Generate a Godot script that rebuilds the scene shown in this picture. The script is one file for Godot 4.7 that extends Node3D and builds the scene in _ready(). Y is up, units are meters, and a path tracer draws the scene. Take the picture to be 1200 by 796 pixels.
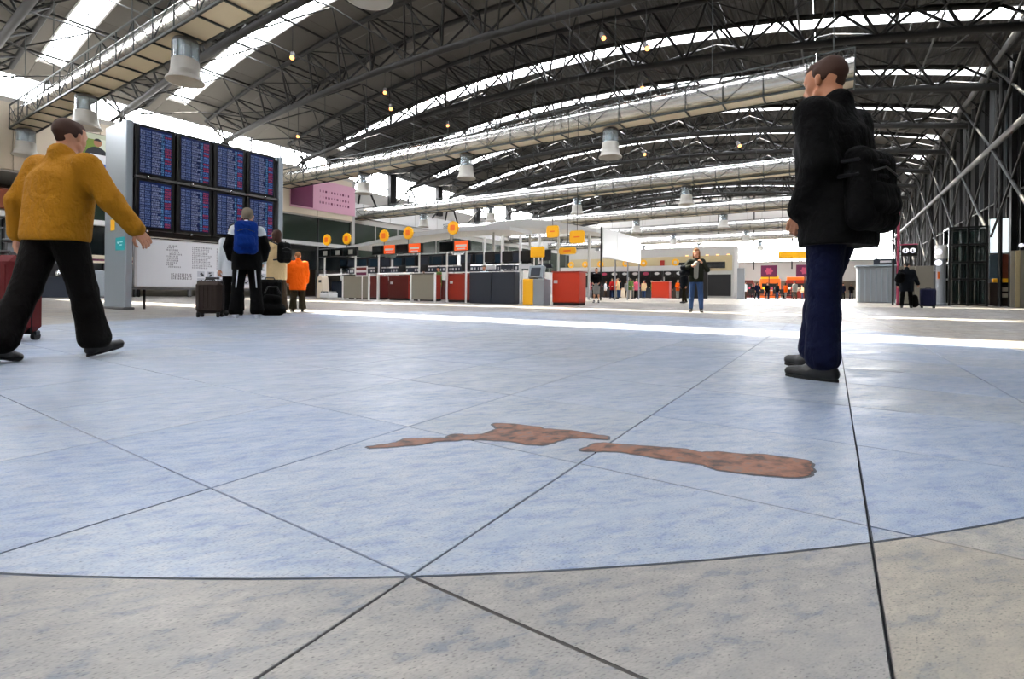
extends Node3D
# World axes follow the hall: -z runs down its length, +x is the glazed side, -x the shop side. Units are metres.

const PITCH := 6.75          # roof bay
const FIRST := 6.7           # first truss down the hall
const WEST := -41.0
const EAST := 7.6
const HALL_END := 85.0
const HALL_BACK := -13.5

var M := {}
var taken := {}
var cache := {}
var unit_box: BoxMesh
var unit_rod: CylinderMesh
var unit_tube: CylinderMesh
var rng := RandomNumberGenerator.new()


func _ready():
	rng.seed = 20417
	camera_and_light()
	helpers_init()
	materials()
	build_floor()
	build_roof()
	build_walls()
	build_trusses()
	build_ducts()
	build_board()
	build_shop_side()
	build_check_in()
	build_far_hall()
	build_glazed_side()
	build_spotlights()
	build_people()
	build_luggage()


func camera_and_light():
	var cam = Camera3D.new()
	cam.name = "camera"
	add_child(cam)
	cam.position = Vector3(0, 0.5, 0)
	cam.rotation = Vector3(0, 0.5748, 0.0096)
	var near = 0.05
	cam.set_frustum(near * 796.0 / 579.05, Vector2(0, -near * 56.0 / 579.05), near, 400.0)
	cam.current = true

	var env = Environment.new()
	var sky = Sky.new()
	var sm = ProceduralSkyMaterial.new()
	sm.sky_top_color = Color(0.965, 0.975, 1.0)
	sm.sky_horizon_color = Color(1.0, 0.995, 0.985)
	sm.ground_bottom_color = Color(0.55, 0.56, 0.58)
	sm.ground_horizon_color = Color(0.80, 0.83, 0.86)
	sm.sky_energy_multiplier = 4.6
	sm.ground_energy_multiplier = 2.0
	sky.sky_material = sm
	env.sky = sky
	env.background_mode = Environment.BG_SKY
	env.ambient_light_source = Environment.AMBIENT_SOURCE_SKY
	env.tonemap_mode = Environment.TONE_MAPPER_LINEAR
	env.tonemap_exposure = 0.9
	env.sdfgi_enabled = true
	env.ssao_enabled = true
	env.ssil_enabled = true
	var we = WorldEnvironment.new()
	we.name = "environment"
	we.environment = env
	add_child(we)

	var sun = DirectionalLight3D.new()
	sun.name = "sun"
	sun.light_color = Color(1.0, 0.96, 0.88)
	sun.light_energy = 16.0
	sun.light_angular_distance = 0.9
	sun.shadow_enabled = true
	add_child(sun)
	sun.look_at_from_position(Vector3.ZERO, Vector3(9.0, -15.7, 2.5), Vector3.UP)


# ---------------------------------------------------------------- helpers

func helpers_init():
	unit_box = BoxMesh.new()
	unit_box.size = Vector3.ONE
	unit_rod = CylinderMesh.new()
	unit_rod.top_radius = 1.0
	unit_rod.bottom_radius = 1.0
	unit_rod.height = 1.0
	unit_rod.radial_segments = 6
	unit_rod.rings = 0
	unit_tube = CylinderMesh.new()
	unit_tube.top_radius = 1.0
	unit_tube.bottom_radius = 1.0
	unit_tube.height = 1.0
	unit_tube.radial_segments = 20
	unit_tube.rings = 0


func numbered(s: String) -> String:
	var n = taken.get(s, 0)
	taken[s] = n + 1
	return s if n == 0 else "%s_%03d" % [s, n]


func thing(called: String, label: String, category: String, at := Vector3.ZERO, turn := 0.0, group := ""):
	var o = Node3D.new()
	o.name = numbered(called)
	add_child(o)
	o.position = at
	o.rotation.y = turn
	mark(o, label, category, group)
	return o


func mark(o, label: String, category: String, group := ""):
	o.set_meta("label", label)
	o.set_meta("category", category)
	if group != "":
		o.set_meta("group", group)


func setting(called: String, label := ""):
	var o = Node3D.new()
	o.name = numbered(called)
	add_child(o)
	o.set_meta("kind", "structure")
	if label != "":
		o.set_meta("label", label)
	return o


func part(parent, called: String, mesh: Mesh, mat: Material, xf := Transform3D()):
	var o = MeshInstance3D.new()
	o.name = called if parent != self else numbered(called)
	o.mesh = mesh
	o.material_override = mat
	o.transform = xf
	o.cast_shadow = GeometryInstance3D.SHADOW_CASTING_SETTING_ON
	parent.add_child(o, true)
	return o


func box(parent, called: String, c: Vector3, size: Vector3, mat: Material, bevel := 0.0, turn := 0.0):
	if bevel > 0.0:
		return part(parent, called, bevel_box(size, bevel), mat, Transform3D(Basis(Vector3.UP, turn), c))
	return part(parent, called, unit_box, mat, Transform3D(Basis(Vector3.UP, turn) * Basis.from_scale(size), c))


func rod_frame(a: Vector3, b: Vector3, r: float) -> Transform3D:
	var d = b - a
	var y = d.normalized()
	var side = Vector3.UP if absf(y.y) < 0.95 else Vector3.RIGHT
	var x = y.cross(side).normalized()
	return Transform3D(Basis(x * r, d, x.cross(y) * r), (a + b) * 0.5)


func rod(parent, called: String, a: Vector3, b: Vector3, r: float, mat: Material, fine := false):
	return part(parent, called, unit_tube if fine else unit_rod, mat, rod_frame(a, b, r))


func start() -> SurfaceTool:
	var st = SurfaceTool.new()
	st.begin(Mesh.PRIMITIVE_TRIANGLES)
	return st


func st_rod(st: SurfaceTool, a: Vector3, b: Vector3, r: float):
	st.append_from(unit_rod, 0, rod_frame(a, b, r))


func st_box(st: SurfaceTool, c: Vector3, size: Vector3, turn := 0.0):
	st.append_from(unit_box, 0, Transform3D(Basis(Vector3.UP, turn) * Basis.from_scale(size), c))


func tri(st: SurfaceTool, a: Vector3, b: Vector3, c: Vector3, n: Vector3):
	if (b - a).cross(c - a).dot(n) > 0.0:      # front faces run clockwise
		var t = b
		b = c
		c = t
	for p in [a, b, c]:
		st.set_normal(n)
		st.add_vertex(p)


func quad(st: SurfaceTool, a: Vector3, b: Vector3, c: Vector3, d: Vector3, n: Vector3):
	tri(st, a, b, c, n)
	tri(st, a, c, d, n)


func bevel_box(size: Vector3, b: float) -> ArrayMesh:
	var key = "bb%.3f,%.3f,%.3f,%.3f" % [size.x, size.y, size.z, b]
	if cache.has(key):
		return cache[key]
	b = minf(b, minf(size.x, minf(size.y, size.z)) * 0.49)
	var st = start()
	var h = size * 0.5
	var corner = func(s: Vector3, axis: int) -> Vector3:
		var p = Vector3(s.x * (h.x - b), s.y * (h.y - b), s.z * (h.z - b))
		p[axis] = s[axis] * h[axis]
		return p
	for axis in 3:
		var u = (axis + 1) % 3
		var v = (axis + 2) % 3
		for s in [-1.0, 1.0]:
			var q = []
			for e in [[-1, -1], [1, -1], [1, 1], [-1, 1]]:
				var sg = Vector3()
				sg[axis] = s
				sg[u] = e[0]
				sg[v] = e[1]
				q.append(corner.call(sg, axis))
			var n = Vector3()
			n[axis] = s
			quad(st, q[0], q[1], q[2], q[3], n)
		for su in [-1.0, 1.0]:
			for sv in [-1.0, 1.0]:
				var e0 = Vector3()
				e0[axis] = -1
				e0[u] = su
				e0[v] = sv
				var e1 = e0
				e1[axis] = 1
				var n2 = Vector3()
				n2[u] = su
				n2[v] = sv
				quad(st, corner.call(e0, u), corner.call(e1, u), corner.call(e1, v), corner.call(e0, v), n2.normalized())
	for sx in [-1.0, 1.0]:
		for sy in [-1.0, 1.0]:
			for sz in [-1.0, 1.0]:
				var s3 = Vector3(sx, sy, sz)
				tri(st, corner.call(s3, 0), corner.call(s3, 1), corner.call(s3, 2), s3.normalized())
	var m = st.commit()
	cache[key] = m
	return m


func tube(points: PackedVector3Array, r: float, sides := 8) -> ArrayMesh:
	var st = start()
	add_tube(st, points, r, sides)
	return st.commit()


func add_tube(st: SurfaceTool, points: PackedVector3Array, r: float, sides := 8):
	var rings = []
	for i in points.size():
		var d = (points[mini(i + 1, points.size() - 1)] - points[maxi(i - 1, 0)]).normalized()
		var side = Vector3.UP if absf(d.y) < 0.95 else Vector3.RIGHT
		var x = d.cross(side).normalized()
		var y = x.cross(d).normalized()
		var ring = []
		for k in sides:
			var a = TAU * k / sides
			ring.append(x * cos(a) + y * sin(a))
		rings.append(ring)
	for i in points.size() - 1:
		for k in sides:
			var k2 = (k + 1) % sides
			var n = [rings[i][k], rings[i][k2], rings[i + 1][k2], rings[i + 1][k]]
			var p = [points[i] + n[0] * r, points[i] + n[1] * r, points[i + 1] + n[2] * r, points[i + 1] + n[3] * r]
			for t in [0, 1, 2, 0, 2, 3]:
				st.set_normal(n[t])
				st.add_vertex(p[t])
	for e in [0, points.size() - 1]:
		var out = (points[e] - points[1 if e == 0 else e - 1]).normalized()
		for k in sides:
			tri(st, points[e], points[e] + rings[e][k] * r, points[e] + rings[e][(k + 1) % sides] * r, out)


func lathe(profile: Array, sides := 32) -> ArrayMesh:
	# profile: Vector2(radius, height) points; smooth along the turn, creased along the profile
	var st = start()
	for i in profile.size() - 1:
		var a: Vector2 = profile[i]
		var b: Vector2 = profile[i + 1]
		var t = (b - a).normalized()
		var nn = Vector2(t.y, -t.x)
		for k in sides:
			var a0 = TAU * k / sides
			var a1 = TAU * (k + 1) / sides
			var d0 = Vector3(cos(a0), 0, sin(a0))
			var d1 = Vector3(cos(a1), 0, sin(a1))
			var p = [d0 * a.x + Vector3.UP * a.y, d1 * a.x + Vector3.UP * a.y, d1 * b.x + Vector3.UP * b.y, d0 * b.x + Vector3.UP * b.y]
			var n = [d0 * nn.x + Vector3.UP * nn.y, d1 * nn.x + Vector3.UP * nn.y, d1 * nn.x + Vector3.UP * nn.y, d0 * nn.x + Vector3.UP * nn.y]
			for q in [0, 1, 2, 0, 2, 3]:
				st.set_normal(n[q])
				st.add_vertex(p[q])
	return st.commit()


func slab(poly: PackedVector2Array, y0: float, y1: float, bevel: float, shift := Vector2.ZERO, uv_turn := 0.0) -> ArrayMesh:
	# a flat piece with the outline poly (x, z), its top edge chamfered; UVs are metres, turned and shifted
	var st = start()
	var inner = poly
	if bevel > 0.0:
		var off = Geometry2D.offset_polygon(poly, -bevel, Geometry2D.JOIN_MITER)
		if off.size() == 1 and off[0].size() >= 3:
			inner = off[0]
	var tris = Geometry2D.triangulate_polygon(inner)
	for i in range(0, tris.size(), 3):
		var p = []
		for k in 3:
			var q = inner[tris[i + k]]
			p.append(Vector3(q.x, y1, q.y))
		if (p[1] - p[0]).cross(p[2] - p[0]).y > 0.0:
			p.reverse()
		for q in p:
			st.set_normal(Vector3.UP)
			st.set_uv(Vector2(q.x, q.z).rotated(uv_turn) + shift)
			st.add_vertex(q)
	var same = inner.size() == poly.size()
	var orient = 1.0 if Geometry2D.is_polygon_clockwise(poly) else -1.0
	for i in poly.size():
		var j = (i + 1) % poly.size()
		var a = poly[i]
		var b = poly[j]
		var n2 = (b - a).orthogonal().normalized() * orient
		var n = Vector3(n2.x, 0, n2.y)
		var mid = (a + b) * 0.5 + n2 * 0.0005
		if Geometry2D.is_point_in_polygon(mid, poly):
			n = -n
		var top = y1
		if same and bevel > 0.0:
			top = y1 - bevel
			var ia = closest(inner, a)
			var ib = closest(inner, b)
			st.set_uv(a.rotated(uv_turn) + shift)
			quad(st, Vector3(a.x, top, a.y), Vector3(b.x, top, b.y), Vector3(ib.x, y1, ib.y), Vector3(ia.x, y1, ia.y), (n + Vector3.UP).normalized())
		st.set_uv(a.rotated(uv_turn) + shift)
		quad(st, Vector3(a.x, y0, a.y), Vector3(b.x, y0, b.y), Vector3(b.x, top, b.y), Vector3(a.x, top, a.y), n)
	return st.commit()


func closest(poly: PackedVector2Array, p: Vector2) -> Vector2:
	var best = poly[0]
	for q in poly:
		if q.distance_squared_to(p) < best.distance_squared_to(p):
			best = q
	return best


func hexa(st: SurfaceTool, p: Array):
	# eight corners: bottom four, then top four above them
	var c = Vector3()
	for q in p:
		c += q / 8.0
	for f in [[0, 1, 2, 3], [4, 5, 6, 7], [0, 1, 5, 4], [1, 2, 6, 5], [2, 3, 7, 6], [3, 0, 4, 7]]:
		var n = (p[f[1]] - p[f[0]]).cross(p[f[2]] - p[f[0]]).normalized()
		if n.dot(p[f[0]] - c) < 0.0:
			n = -n
		quad(st, p[f[0]], p[f[1]], p[f[2]], p[f[3]], n)


func extrude(profile: PackedVector2Array, depth: float) -> ArrayMesh:
	# outline in x, y; runs from z = -depth / 2 to depth / 2
	var st = start()
	var tris = Geometry2D.triangulate_polygon(profile)
	for s in [-1.0, 1.0]:
		for i in range(0, tris.size(), 3):
			var p = []
			for k in 3:
				p.append(Vector3(profile[tris[i + k]].x, profile[tris[i + k]].y, s * depth * 0.5))
			tri(st, p[0], p[1], p[2], Vector3(0, 0, s))
	for i in profile.size():
		var a = profile[i]
		var b = profile[(i + 1) % profile.size()]
		var n2 = (b - a).orthogonal().normalized()
		if Geometry2D.is_point_in_polygon((a + b) * 0.5 + n2 * 0.0005, profile):
			n2 = -n2
		quad(st, Vector3(a.x, a.y, -depth * 0.5), Vector3(b.x, b.y, -depth * 0.5), Vector3(b.x, b.y, depth * 0.5), Vector3(a.x, a.y, depth * 0.5), Vector3(n2.x, n2.y, 0))
	return st.commit()


func disc_outline(r: float, n: int, lobes := 0, depth := 0.0) -> PackedVector2Array:
	var out = PackedVector2Array()
	for i in n:
		var a = TAU * i / n
		var rr = r * (1.0 - depth * (0.5 - 0.5 * cos(a * lobes)))
		out.append(Vector2(cos(a), sin(a)) * rr)
	return out


func round_rect(w: float, h: float, r: float, n := 4) -> PackedVector2Array:
	var out = PackedVector2Array()
	for c in 4:
		var cx = (w * 0.5 - r) * (1.0 if c == 0 or c == 3 else -1.0)
		var cy = (h * 0.5 - r) * (1.0 if c < 2 else -1.0)
		for i in n + 1:
			var a = PI * 0.5 * (c + float(i) / n)
			out.append(Vector2(cx + r * cos(a), cy + r * sin(a)))
	return out


# ---------------------------------------------------------------- materials

func mat(called: String, color: Color, rough := 0.6, metal := 0.0) -> StandardMaterial3D:
	var m = StandardMaterial3D.new()
	m.resource_name = called
	m.albedo_color = color
	m.roughness = rough
	m.metallic = metal
	M[called] = m
	return m


func noise_texture(n_seed: int, freq: float, octaves: int, colors: Array, stops: Array, type := FastNoiseLite.TYPE_SIMPLEX_SMOOTH, size := 1024, warp := 0.0) -> NoiseTexture2D:
	var n = FastNoiseLite.new()
	n.seed = n_seed
	n.noise_type = type
	n.frequency = freq
	n.fractal_type = FastNoiseLite.FRACTAL_FBM
	n.fractal_octaves = octaves
	n.fractal_gain = 0.62
	if warp > 0.0:
		n.domain_warp_enabled = true
		n.domain_warp_amplitude = warp
		n.domain_warp_frequency = freq * 1.5
	var t = NoiseTexture2D.new()
	t.width = size
	t.height = size
	t.seamless = true
	t.noise = n
	if colors.size() > 0:
		var g = Gradient.new()
		g.offsets = PackedFloat32Array(stops)
		g.colors = PackedColorArray(colors)
		t.color_ramp = g
	return t


func glow(called: String, color: Color, energy: float) -> StandardMaterial3D:
	var m = mat(called, color, 0.5)
	m.emission_enabled = true
	m.emission = color
	m.emission_energy_multiplier = energy
	return m


func pane_material(called: String, color: Color, alpha: float, rough := 0.04) -> StandardMaterial3D:
	var m = mat(called, Color(color.r, color.g, color.b, alpha), rough)
	m.transparency = BaseMaterial3D.TRANSPARENCY_ALPHA
	return m


func materials():
	# stone floor: pale blue inside the ring, warm grey outside it
	var blue = noise_texture(3, 0.026, 9, [Color(0.47, 0.53, 0.64), Color(0.555, 0.60, 0.665), Color(0.595, 0.628, 0.675), Color(0.645, 0.66, 0.68)], [0.18, 0.36, 0.58, 0.85], FastNoiseLite.TYPE_SIMPLEX_SMOOTH, 1024, 30.0)
	var grey = noise_texture(8, 0.026, 9, [Color(0.47, 0.48, 0.50), Color(0.56, 0.548, 0.525), Color(0.59, 0.572, 0.542), Color(0.64, 0.615, 0.58)], [0.18, 0.36, 0.58, 0.85], FastNoiseLite.TYPE_SIMPLEX_SMOOTH, 1024, 30.0)
	var speck = noise_texture(15, 0.3, 5, [Color(0.55, 0.56, 0.58), Color(0.88, 0.88, 0.89), Color(0.97, 0.97, 0.97), Color(1, 1, 1)], [0.16, 0.27, 0.42, 0.7])
	var wear = noise_texture(21, 0.01, 5, [Color(0.33, 0.33, 0.33), Color(0.52, 0.52, 0.52)], [0.2, 0.8], FastNoiseLite.TYPE_SIMPLEX_SMOOTH, 512)
	for zone in [["blue", blue, [Color(1, 1, 1), Color(0.95, 0.97, 1.0), Color(1.0, 0.99, 0.97)]], ["grey", grey, [Color(1, 1, 1), Color(0.96, 0.96, 0.98), Color(1.0, 0.98, 0.95)]]]:
		for i in 3:
			var m = mat("stone_%s_%d" % [zone[0], i], zone[2][i], 1.0)
			m.albedo_texture = zone[1]
			m.roughness_texture = wear
			m.roughness_texture_channel = BaseMaterial3D.TEXTURE_CHANNEL_RED
			m.metallic_specular = 0.5
			m.uv1_scale = Vector3(0.36, 0.95, 1)
			m.uv2_scale = Vector3(1, 1, 1)
			m.detail_enabled = true
			m.detail_blend_mode = BaseMaterial3D.BLEND_MODE_MUL
			m.detail_albedo = speck
			m.detail_uv_layer = BaseMaterial3D.DETAIL_UV_1
	mat("grout", Color(0.16, 0.17, 0.18), 0.85)
	var slate = mat("slate", Color(1, 1, 1), 0.55)
	slate.albedo_texture = noise_texture(31, 0.012, 5, [Color(0.20, 0.16, 0.14), Color(0.42, 0.27, 0.20), Color(0.52, 0.34, 0.25), Color(0.38, 0.34, 0.33)], [0.15, 0.4, 0.62, 0.9], FastNoiseLite.TYPE_SIMPLEX_SMOOTH, 512, 30.0)
	slate.uv1_scale = Vector3(1.6, 2.4, 1)
	mat("slate_edge", Color(0.24, 0.25, 0.27), 0.5)

	mat("steel", Color(0.06, 0.058, 0.055), 0.6, 0.1)
	mat("steel_light", Color(0.38, 0.38, 0.38), 0.5, 0.3)
	mat("roof_panel", Color(0.32, 0.305, 0.28), 0.75)
	var deck = mat("roof_deck", Color(0.165, 0.157, 0.14), 0.6)
	var ridges = Image.create(64, 8, false, Image.FORMAT_RGBA8)
	for x in 64:
		var h = clampf(0.5 + 1.1 * sin(TAU * x / 64.0 * 2.0), 0.0, 1.0)
		for y in 8:
			ridges.set_pixel(x, y, Color(h, h, h))
	ridges.bump_map_to_normal_map(6.0)
	deck.normal_enabled = true
	deck.normal_texture = ImageTexture.create_from_image(ridges)
	deck.uv1_triplanar = true
	deck.uv1_world_triplanar = true
	deck.uv1_scale = Vector3(1.6, 1.6, 1.6)
	mat("duct_metal", Color(0.82, 0.82, 0.81), 0.27, 0.85)
	mat("tray", Color(0.80, 0.75, 0.64), 0.35, 0.2)
	mat("gantry", Color(0.20, 0.22, 0.22), 0.5, 0.3)
	mat("white", Color(0.80, 0.80, 0.80), 0.5)
	mat("white_gloss", Color(0.90, 0.90, 0.89), 0.25)
	mat("cream", Color(0.80, 0.75, 0.67), 0.6)
	mat("plaster", Color(0.66, 0.65, 0.63), 0.8)
	mat("beige", Color(0.66, 0.60, 0.46), 0.7)
	mat("taupe", Color(0.50, 0.48, 0.43), 0.55)
	mat("grey", Color(0.55, 0.57, 0.59), 0.5)
	mat("pylon", Color(0.60, 0.64, 0.67), 0.35, 0.4)
	mat("dark", Color(0.06, 0.06, 0.07), 0.45)
	mat("black", Color(0.025, 0.025, 0.028), 0.35)
	mat("navy", Color(0.12, 0.15, 0.20), 0.4)
	mat("red", Color(0.58, 0.14, 0.06), 0.4)
	mat("red_bright", Color(0.76, 0.19, 0.06), 0.4)
	mat("red_dark", Color(0.36, 0.08, 0.06), 0.4)
	mat("orange", Color(0.92, 0.42, 0.05), 0.5)
	mat("rust", Color(0.50, 0.24, 0.13), 0.6)
	mat("yellow", Color(0.96, 0.70, 0.02), 0.45)
	mat("teal", Color(0.10, 0.68, 0.70), 0.5)
	mat("pink", Color(0.82, 0.62, 0.70), 0.6)
	mat("purple", Color(0.36, 0.05, 0.24), 0.6)
	mat("chrome", Color(0.80, 0.80, 0.82), 0.15, 1.0)
	mat("rubber", Color(0.05, 0.05, 0.05), 0.8)
	mat("leather", Color(0.03, 0.027, 0.025), 0.35)
	mat("glass_dark", Color(0.045, 0.065, 0.07), 0.08)
	mat("glass_slate", Color(0.13, 0.185, 0.225), 0.12)
	mat("glass_mist", Color(0.32, 0.39, 0.44), 0.2)
	mat("glass_green", Color(0.14, 0.18, 0.15), 0.1)
	pane_material("pane", Color(0.95, 0.98, 1.0), 0.06)
	pane_material("pane_lift", Color(0.10, 0.16, 0.15), 0.45)
	var skirt = mat("lamp_skirt", Color(0.70, 0.69, 0.66), 0.35)
	skirt.backlight_enabled = true
	skirt.backlight = Color(0.30, 0.29, 0.27)
	pane_material("lamp_glass", Color(0.80, 0.88, 0.92), 0.30, 0.1)
	glow("lamp_warm", Color(1.0, 0.78, 0.50), 1.2)
	glow("spot_warm", Color(1.0, 0.62, 0.34), 5.0)
	glow("lit_panel", Color(0.93, 0.98, 1.0), 1.1)
	glow("lit_sign", Color(0.97, 0.97, 1.0), 0.9)
	glow("screen_orange", Color(0.95, 0.35, 0.06), 0.35)

	# cloth, skin, hair
	var fold_noise = FastNoiseLite.new()
	fold_noise.seed = 61
	fold_noise.noise_type = FastNoiseLite.TYPE_SIMPLEX_SMOOTH
	fold_noise.frequency = 0.014
	fold_noise.fractal_octaves = 3
	fold_noise.domain_warp_enabled = true
	fold_noise.domain_warp_amplitude = 45.0
	fold_noise.domain_warp_frequency = 0.01
	var folds = NoiseTexture2D.new()
	folds.width = 512
	folds.height = 512
	folds.seamless = true
	folds.as_normal_map = true
	folds.bump_strength = 14.0
	folds.noise = fold_noise
	for c in [["skin", Color(0.78, 0.56, 0.44)], ["skin_tan", Color(0.70, 0.47, 0.34)], ["hair_grey", Color(0.44, 0.40, 0.34)], ["hair_brown", Color(0.22, 0.12, 0.065)], ["hair_dark", Color(0.06, 0.045, 0.04)],
			["hair_blond", Color(0.48, 0.31, 0.15)], ["ochre", Color(0.62, 0.42, 0.08)], ["cloth_black", Color(0.014, 0.014, 0.015)], ["cloth_brown", Color(0.05, 0.04, 0.032)], ["denim_dark", Color(0.035, 0.06, 0.16)],
			["denim", Color(0.20, 0.29, 0.44)], ["cloth_white", Color(0.84, 0.86, 0.88)], ["cloth_cream", Color(0.85, 0.74, 0.56)], ["cloth_taupe", Color(0.25, 0.20, 0.15)], ["cloth_orange", Color(0.90, 0.36, 0.03)],
			["cloth_camo", Color(0.17, 0.15, 0.10)], ["cloth_olive", Color(0.11, 0.12, 0.09)], ["cloth_grey", Color(0.50, 0.50, 0.48)], ["cloth_slate", Color(0.06, 0.075, 0.10)], ["pack_blue", Color(0.02, 0.17, 0.46)],
			["case_brown", Color(0.17, 0.12, 0.09)], ["case_blue", Color(0.05, 0.07, 0.22)], ["case_red", Color(0.35, 0.02, 0.03)], ["cloth_red", Color(0.60, 0.08, 0.07)], ["cloth_pink", Color(0.70, 0.30, 0.40)],
			["cloth_green", Color(0.36, 0.45, 0.22)], ["grey_stripe", Color(0.13, 0.13, 0.14)]]:
		var m = mat(c[0], c[1], 0.85)
		if c[0].begins_with("skin"):
			m.roughness = 0.5
			m.subsurf_scatter_enabled = true
			m.subsurf_scatter_strength = 0.05
		elif not c[0].begins_with("hair") and not c[0].begins_with("case"):
			m.metallic_specular = 0.25
			m.rim_enabled = not c[0] in ["cloth_black", "cloth_brown"]
			m.rim = 0.08
			m.normal_enabled = true
			m.normal_texture = folds
			m.normal_scale = 0.9
			m.uv1_triplanar = true
			m.uv1_scale = Vector3(1.9, 1.1, 1.9)
	mat("lips", Color(0.55, 0.25, 0.22), 0.5)
	mat("eye", Color(0.05, 0.04, 0.035), 0.15)


# ---------------------------------------------------------------- floor

func in_view(x: float, z: float) -> float:
	# distance in front of the place the photograph was taken from, or -1 outside its view
	var a = 0.5748
	var side = x * cos(a) - z * sin(a)
	var ahead = -x * sin(a) - z * cos(a)
	return ahead if ahead > -0.3 and absf(side) < ahead * 1.06 + 0.75 else -1.0


func build_floor():
	var floor_root = setting("floor", "stone slab floor, pale blue inside a wide ring and grey outside it")
	var p = 0.6879
	var x0 = -1.9925
	var z0 = 0.0553
	var ring_center = Vector2(-3.991, -5.15)
	var ring_radius = 5.641
	var ring = PackedVector2Array()
	for i in 360:
		ring.append(ring_center + Vector2.from_angle(TAU * i / 360.0) * ring_radius)
	box(floor_root, "bed", Vector3((WEST + EAST) * 0.5, -0.16, (HALL_BACK - -0.0) * -0.5 - 0.0 - HALL_END * 0.5), Vector3(EAST - WEST + 1.2, 0.3, HALL_END - HALL_BACK + 1.2), M.grout)
	var far_st = {"blue": [start(), start(), start()], "grey": [start(), start(), start()]}
	var joint = 0.0042
	var i0 = int(floor((WEST - x0) / p)) + 1
	var i1 = int(floor((EAST - x0) / p))
	var j0 = int(floor((-HALL_END - z0) / p)) + 1
	var j1 = int(floor((-HALL_BACK - z0) / p))
	for i in range(i0, i1):
		for j in range(j0, j1):
			var xa = x0 + i * p + joint * 0.5
			var za = z0 + j * p + joint * 0.5
			var c = Vector2(xa + p * 0.5, za + p * 0.5)
			var square = PackedVector2Array([Vector2(xa, za), Vector2(xa + p - joint, za), Vector2(xa + p - joint, za + p - joint), Vector2(xa, za + p - joint)])
			var d = c.distance_to(ring_center)
			var pieces = []
			if d < ring_radius - p * 0.75:
				pieces.append(["blue", square])
			elif d > ring_radius + p * 0.75:
				pieces.append(["grey", square])
			else:
				var inner = PackedVector2Array()
				var outer = PackedVector2Array()
				for q in ring:
					inner.append(ring_center + (q - ring_center) * (1.0 - joint * 0.5 / ring_radius))
					outer.append(ring_center + (q - ring_center) * (1.0 + joint * 0.5 / ring_radius))
				for q in Geometry2D.intersect_polygons(square, inner):
					pieces.append(["blue", q])
				for q in Geometry2D.clip_polygons(square, outer):
					pieces.append(["grey", q])
			var ahead = in_view(c.x, c.y)
			for q in pieces:
				var shift = Vector2(rng.randf() * 7.0, rng.randf() * 7.0)
				var tone = rng.randi() % 3
				if ahead > -0.5 and ahead < 9.6:
					part(floor_root, "tile", slab(q[1], -0.014, 0.0, 0.0012, shift, 0.95), M["stone_%s_%d" % [q[0], tone]])
				else:
					var st = far_st[q[0]][tone]
					flat_piece(st, q[1], shift)
	for zone in far_st:
		for t in 3:
			var o = part(floor_root, "distant_tiles", far_st[zone][t].commit(), M["stone_%s_%d" % [zone, t]])
			o.set_meta("kind", "stuff")
	# map-like slate inlay set into the blue ring
	var west = [-1.243, -1.074, -1.212, -1.124, -1.196, -1.160, -1.205, -1.201, -1.145, -1.254, -1.096, -1.288, -1.106, -1.331, -1.081, -1.354, -1.070, -1.351, -1.020, -1.397, -1.017, -1.452, -1.014, -1.485, -1.062, -1.516, -1.068, -1.538,
		-1.002, -1.571, -0.939, -1.582, -0.904, -1.594, -0.885, -1.575, -0.794, -1.614, -0.704, -1.617, -0.647, -1.622, -0.637, -1.590, -0.722, -1.559, -0.760, -1.516, -0.772, -1.454, -0.790, -1.407, -0.836, -1.385, -0.897, -1.384,
		-0.971, -1.353, -1.039, -1.312, -1.047, -1.290, -1.100, -1.243, -1.119, -1.189, -1.166, -1.131, -1.225, -1.071]
	var east = [-0.666, -1.439, -0.655, -1.475, -0.654, -1.521, -0.631, -1.547, -0.547, -1.575, -0.455, -1.609, -0.388, -1.636, -0.338, -1.628, -0.299, -1.665, -0.234, -1.683, -0.172, -1.720, -0.109, -1.729, -0.058, -1.734, -0.045, -1.707,
		-0.050, -1.671, -0.040, -1.641, -0.052, -1.589, -0.088, -1.551, -0.143, -1.527, -0.199, -1.510, -0.268, -1.495, -0.309, -1.517, -0.367, -1.505, -0.446, -1.496, -0.518, -1.491, -0.566, -1.485, -0.617, -1.450, -0.656, -1.432]
	var n = 0
	for flat in [west, east]:
		var poly = PackedVector2Array()
		var count = flat.size() / 2
		for k in count:       # rough the outline a little between its corners, as cut stone is
			var a = Vector2(flat[k * 2], flat[k * 2 + 1])
			var b = Vector2(flat[(k + 1) % count * 2], flat[(k + 1) % count * 2 + 1])
			poly.append(a)
			for t in [0.33, 0.66]:
				poly.append(a.lerp(b, t) + (b - a).orthogonal().normalized() * rng.randf_range(-0.0035, 0.0035))
		var rim = Geometry2D.offset_polygon(poly, 0.008, Geometry2D.JOIN_ROUND)[0]
		var o = part(floor_root, "stone_inlay", slab(poly, -0.01, 0.0016, 0.0, Vector2(n * 1.7, 0.4), 0.95), M.slate)
		o.set_meta("label", ["brown slate inlay shaped like a long coastline with a pointed tip", "brown slate inlay with a broad blunt end beside a tile joint"][n])
		part(o, "inlay_edge", slab(rim, -0.01, 0.0008, 0.0), M.slate_edge)
		n += 1


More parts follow.
